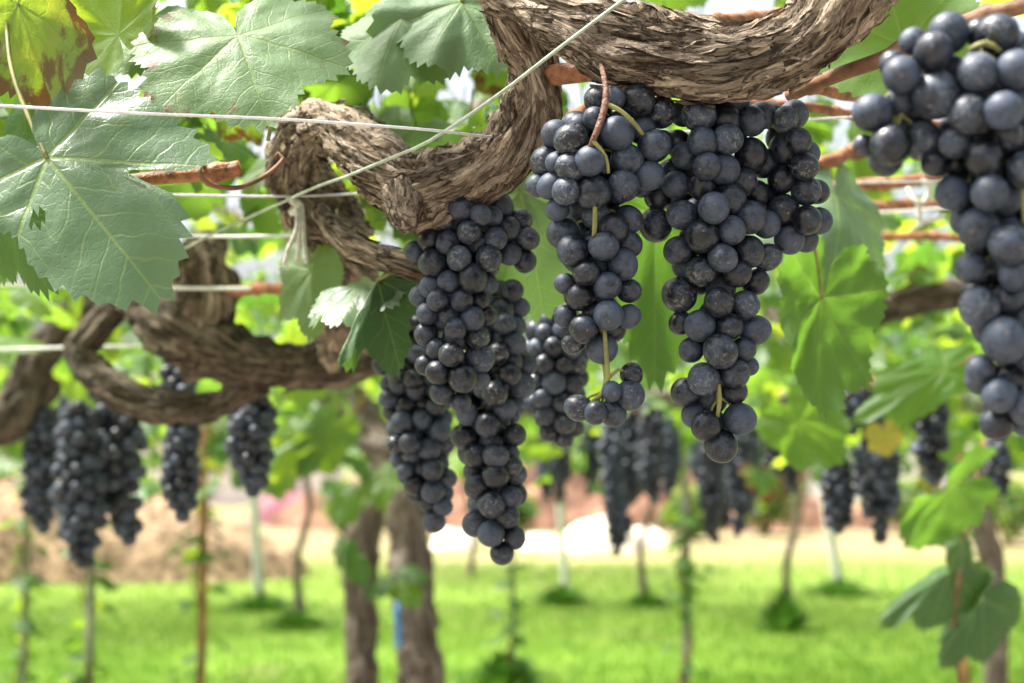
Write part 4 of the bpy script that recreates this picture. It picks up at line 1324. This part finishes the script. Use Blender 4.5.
# slim right trunk
vs = empty("grapevine", G(1000, 4.6)); tag(vs, "slim bent grapevine trunk near the right edge", "grapevine")
pa = px_pts([(998, 970, 4.6, 13), (998, 760, 4.6, 11), (996, 683, 4.6, 10), (998, 620, 4.6, 10), (995, 570, 4.6, 10), (985, 530, 4.6, 11), (976, 490, 4.6, 10), (985, 450, 4.6, 10), (1000, 405, 4.6, 9)])
a1 = px_pts([(998, 408, 4.6, 9), (940, 400, 4.6, 9), (860, 402, 4.65, 8), (780, 398, 4.7, 7)])
vine_at(vs, [pa], [a1], M_TRUNK, 28, .014, 60, 110)
mb = MB(); shoot_leaves(mb, rnd, T_LOW, 1.2, 3.6, 4.3, 6.8, CAM_H + .08, CAM_H + .6, 110, .038, .068)
shoot_leaves(mb, rnd, T_MID, 1.0, 1.8, 4.4, 5.6, CAM_H - .15, CAM_H + .15, 30, .05, .08)
mb.build("foliage", M_LEAF, vs)


# vines of the rows behind: two built once, then copied
def far_vine_parts(seed):
    rnd = random.Random(seed)
    mt = MB()
    bark_tube(mt, [Vector((0, 0, -.03)), Vector((.05, 0, .5)), Vector((-.06, .03, 1.0)), Vector((.0, 0, 1.35)), Vector((.03, 0, 1.62))], [.042, .032, .030, .028, .026], .03, 16, .9, 0, seed)
    ma = MB()
    for a in (0.1, 3.0, 1.5):
        bark_tube(ma, [Vector((.02, 0, 1.58)), Vector((math.cos(a) * .5, math.sin(a) * .5, 1.72)), Vector((math.cos(a) * 1.5, math.sin(a) * 1.4, 1.74))], [.03, .024, .012], .05, 10, .8, 0, seed + 3)
    mf = MB()
    shoot_leaves(mf, rnd, T_FAR, -2.2, 2.2, -1.9, 1.9, 1.6, 2.1, 66, .05, .085, check=False)
    shoot_leaves(mf, rnd, T_FAR, -1.7, 1.7, -1.4, 1.4, 1.38, 1.65, 22, .045, .075, check=False)
    return mt.mesh("trunk", M_TRUNK), ma.mesh("arm", M_TRUNK), mf.mesh("foliage", M_LEAF_FAR)


FV = [far_vine_parts(400), far_vine_parts(401)]
ROWG = "vines in the rows behind"
far_spots = [(304, 13.8, "slim far trunk left of the crossing pair, red cover behind it"), (790, 13.4, "slim curved far trunk standing in a tuft of weeds at the right"),
             (645, 15.5, None), (-40, 14.5, None), (1090, 15.0, None), (470, 19.0, None)]
spots = [(G(px, d), lab) for px, d, lab in far_spots] + [(Vector((x, y, 0)), None) for x, y in
         [(-3.9, 8.6), (4.2, 8.9), (-5.6, 12.0), (5.8, 12.5), (-4.6, 5.2), (4.8, 5.4), (-.6, 9.2), (3.05, 10.2)]]
for i, (c, lab) in enumerate(spots):
    root = empty("grapevine", c)
    tag(root, lab or "blurred grapevine with a leafy roof in the rows behind", "grapevine", ROWG)
    root.rotation_euler = (0, 0, 0)
    mt, ma, mf = FV[i % 2]
    for nm, me in (("trunk", mt), ("arm", ma), ("foliage", mf)):
        o = bpy.data.objects.new(nm, me)
        COL.objects.link(o); o.parent = root
    root.rotation_euler = (0, 0, random.choice((0, PI)) + random.uniform(-.2, .2))


# weed tufts at the far trunks
def tuft(px, d, sx, h, lab, seed):
    rnd = random.Random(seed)
    c = G(px, d)
    mb = MB()
    for _ in range(300):
        a, q = rnd.uniform(0, 6.28), rnd.random() ** .8 * sx * rnd.choice((.7, 1, 1.5))
        b = c + Vector((math.cos(a) * q * .5, math.sin(a) * q * .5, 0))
        hh = h * rnd.uniform(.5, 1.1) * (1 - .5 * q / sx)
        tp = c + Vector((math.cos(a) * q * 1.2, math.sin(a) * q * 1.2, hh))
        s = Vector((-math.sin(a), math.cos(a), 0)) * .012
        md = (b + tp) / 2 + Vector((0, 0, hh * .25))
        mb.add([b - s, b + s, md + s, md - s, tp], [(0, 1, 2, 3), (3, 2, 4)], lr=np.tile([rnd.random() * .4] * 3, (5, 1)))
    tag(mb.build("weed_tuft", M_WEED, origin=c), lab, "weeds", "weed tufts on the lawn")


t = NT("weed_blade")
sp = t.n("SeparateXYZ"); t.l(t.n("Attribute", attribute_name="lr").outputs["Vector"], sp.inputs[0])
p_ = t.principled(t.mix(sp.outputs[0], (0.04, 0.11, 0.018), (0.10, 0.19, 0.03)), .6, .3)
tl = t.n("BsdfTranslucent"); t.l(t.mix(sp.outputs[0], (0.08, 0.22, 0.02), (0.16, 0.32, 0.03)), tl.inputs[0])
ms = t.n("MixShader"); ms.inputs[0].default_value = 0.4
t.l(p_.outputs[0], ms.inputs[1]); t.l(tl.outputs[0], ms.inputs[2])
M_WEED = t.done(ms.outputs[0])
for i, (px, d, sx, h, lab) in enumerate([
        (782, 13.2, .24, .40, "dark green weed tuft round the slim curved trunk"), (300, 13.5, .30, .16, "low weeds at the foot of the slim far left trunk"),
        (562, 15.5, .32, .22, "low weed tuft on the lawn below the shaded bunch"), (646, 15.4, .26, .14, "small weeds at the foot of the far middle stake"),
        (838, 16.5, .40, .20, "weed tuft at the foot of the leaning white pole"), (262, 15.0, .35, .18, "weed tuft at the foot of the upright white pole"),
        (505, 10.0, .3, .28, "weeds round the young vine under the lowest bunch")]):
    tuft(px, d, sx, h, lab, 500 + i)


# pale trellis poles far behind
def pole(px0, d, px1, top, r, lab):
    a, b = G(px0, d), G(px1, d) + Vector((0, 0, top))
    root = empty("trellis_pole", a)
    tag(root, lab, "pole", "pale trellis poles")
    mb = MB(); tube(mb, [a - Vector((0, 0, .03)), (a + b) / 2, b], [r, r, r * .95], .2, 12)
    mb.build("shaft", M_POLE, root)
    mb = MB(); tube(mb, [b - Vector((0, 0, .02)), b + Vector((0, 0, .03))], [r * 1.15, r * 1.1], .1, 12)
    mb.build("cap", M_GREYROOF, root)


M_POLE = mat_simple("pale_concrete_pole", (0.62, 0.62, 0.60), .8, .2, .12, 12)
pole(838, 16.6, 812, 1.75, .05, "leaning white pole right of the slim curved trunk")
pole(262, 15.2, 250, 1.75, .045, "upright white pole left of the slim far trunk")
pole(566, 16.0, 555, 1.75, .04, "slim white pole beside the pale heaps")


# young vines climbing stakes
def young_vine(px, d, r, m, n, lab, seed, spread=.13, top=1.62):
    rnd = random.Random(seed)
    c = G(px, d)
    root = empty("young_vine", c)
    tag(root, lab, "young vine", "young vines on stakes")
    mb = MB(); tube(mb, [c - Vector((0, 0, .03)), c + Vector((.01, 0, .8)), c + Vector((0, 0, top))], [r, r, r * .9], .1, 10)
    mb.build("stake", m, root)
    mb = MB()
    pts = [c + Vector((math.cos(k * 1.9) * (r + .012), math.sin(k * 1.9) * (r + .012), top * k / 9)) for k in range(10)]
    tube(mb, pts, [.009 - .0006 * k for k in range(10)], .04, 6)
    mb.build("stem", M_CANE_DULL, root)
    mb = MB()
    for _ in range(n):
        z = rnd.uniform(.15, top)
        a = rnd.uniform(0, 6.28)
        q = rnd.uniform(.02, spread)
        pos = c + Vector((math.cos(a) * q, math.sin(a) * q, z))
        add_leaf(mb, T_LOW, pos, (math.cos(a), math.sin(a), -.5), (math.cos(a) * .4, math.sin(a) * .4, 1), rnd.uniform(.035, .065), rnd, wave=.1)
    mb.build("foliage", M_LEAF, root)


M_STAKE = mat_simple("brown_stake", (0.34, 0.17, 0.09), .8, .2, .3, 20)
M_STAKE_GREY = mat_simple("grey_stake", (0.24, 0.23, 0.19), .8, .2, .3, 20)
young_vine(203, 7.4, .022, M_STAKE, 44, "young vine with sparse leaves on a reddish brown stake", 601)
young_vine(92, 7.0, .02, M_STAKE_GREY, 60, "young leafy vine on a grey stake under the lowest left bunch", 602)
young_vine(28, 8.0, .02, M_STAKE_GREY, 50, "young vine on a grey stake at the left edge", 603)
young_vine(683, 8.0, .024, M_STAKE_GREY, 75, "young leafy vine on a grey stake below the long centre bunch", 604, .17)
young_vine(512, 9.9, .012, M_STAKE_GREY, 46, "thin young vine below the lowest bunch", 605, .2, 1.2)
young_vine(957, 6.5, .016, M_STAKE, 20, "young vine on a thin stake behind the folded leaves", 606)

# ------------------------------------------------------------------ wires and ties
def wire(pts, m, lab, r):
    p, rr = px_pts([(x, y, d, 1) for x, y, d in pts])
    path, _ = catmull(p, [r] * len(p), .03)
    path = [q + Vector((0, noise.noise(Vector((i * .35, r * 9e4, 1))) * .0012, noise.noise(Vector((i * .35, r * 9e4, 7))) * .0014)) for i, q in enumerate(path)]
    mb = MB(); tube(mb, path, [r] * len(path), .012, 8)
    tag(mb.build("trellis_wire", m, origin=p[0]), lab, "wire", "trellis wires")


wire([(-1100, 40, .75), (-200, 92, .78), (0, 106, .79), (200, 116, .80), (330, 121, .82), (430, 129, .85), (480, 136, .90), (540, 139, .96), (680, 132, 1.0), (850, 117, 1.05), (1100, 110, 1.1)], M_WIRE,
     "bright thin wire crossing in front of the big left leaf", .0008)
wire([(-900, 182, 1.0), (-100, 190, 1.05), (180, 195, 1.08), (300, 196, 1.1), (420, 191, 1.12), (560, 187, 1.14), (700, 184, 1.2), (830, 183, 1.4), (1100, 178, 1.5)], M_WIRE, "thin pale wire behind the tail of the thick arm", .0009)
wire([(1250, -480, .66), (900, -205, .73), (655, -22, .80), (622, 2, .81), (560, 48, .82), (496, 96, .85), (430, 140, .88), (345, 177, .96), (315, 188, 1.04), (205, 238, 1.25), (100, 290, 1.6)], M_GREENWIRE,
     "dull greenish wire running diagonally over the bend of the arm", .0010)
wire([(-900, 236, 1.2), (-150, 236, 1.25), (150, 236, 1.3), (230, 236, 1.3), (300, 235, 1.3), (500, 232, 1.35)], M_CORD, "pale wire with the twine tie hanging from it", .0014)
wire([(-900, 275, 1.5), (-200, 283, 1.5), (0, 285, 1.5), (140, 287, 1.5), (320, 290, 1.55), (500, 292, 1.6)], M_CORD, "thick pale wire below the big left leaf", .0017)
wire([(-900, 352, 1.9), (-200, 349, 1.9), (0, 349, 1.9), (80, 347, 1.9), (200, 345, 2.0)], M_CORD, "thick pale wire ending at the looping arm", .0017)
wire([(780, 208, 1.6), (870, 212, 1.6), (940, 208, 1.6), (1100, 200, 1.6)], M_CORD, "pale wire under the white tie at right", .0013)


def ties(lab, strands, m, knot):
    mb = MB()
    for s in strands:
        p, r = px_pts(s)
        tube(mb, p, r, .003, 7)
    tag(mb.build("twine_tie", m, origin=P(*knot)), lab, "tie", "twine ties on the wires")


ties("knotted white twine with loose ends hanging beside the arm",
     [[(296, 188, 1.12, 3), (290, 198, 1.10, 4.5), (300, 206, 1.10, 4.5), (292, 212, 1.11, 4), (302, 196, 1.12, 3)],
      [(298, 205, 1.10, 2.2), (296, 230, 1.09, 2.4), (288, 250, 1.09, 2.6), (284, 266, 1.09, 2.6)],
      [(300, 205, 1.10, 2.2), (299, 235, 1.09, 2.6), (297, 262, 1.09, 2.8)], [(302, 205, 1.10, 2.2), (304, 240, 1.10, 2.4), (306, 262, 1.09, 2.4)],
      [(296, 205, 1.11, 3), (286, 200, 1.12, 3), (282, 188, 1.13, 2.6)]], M_TWINE, (298, 205, 1.10))
ties("white twine loop tied round the canes at right",
     [[(908, 188, 1.48, 2.4), (914, 200, 1.47, 2.6), (924, 202, 1.47, 3), (930, 186, 1.47, 3.2), (922, 180, 1.47, 3)], [(918, 200, 1.47, 3), (919, 215, 1.47, 3), (922, 222, 1.47, 2.6), (945, 216, 1.47, 2.2)]],
     M_TWINE, (918, 200, 1.47))
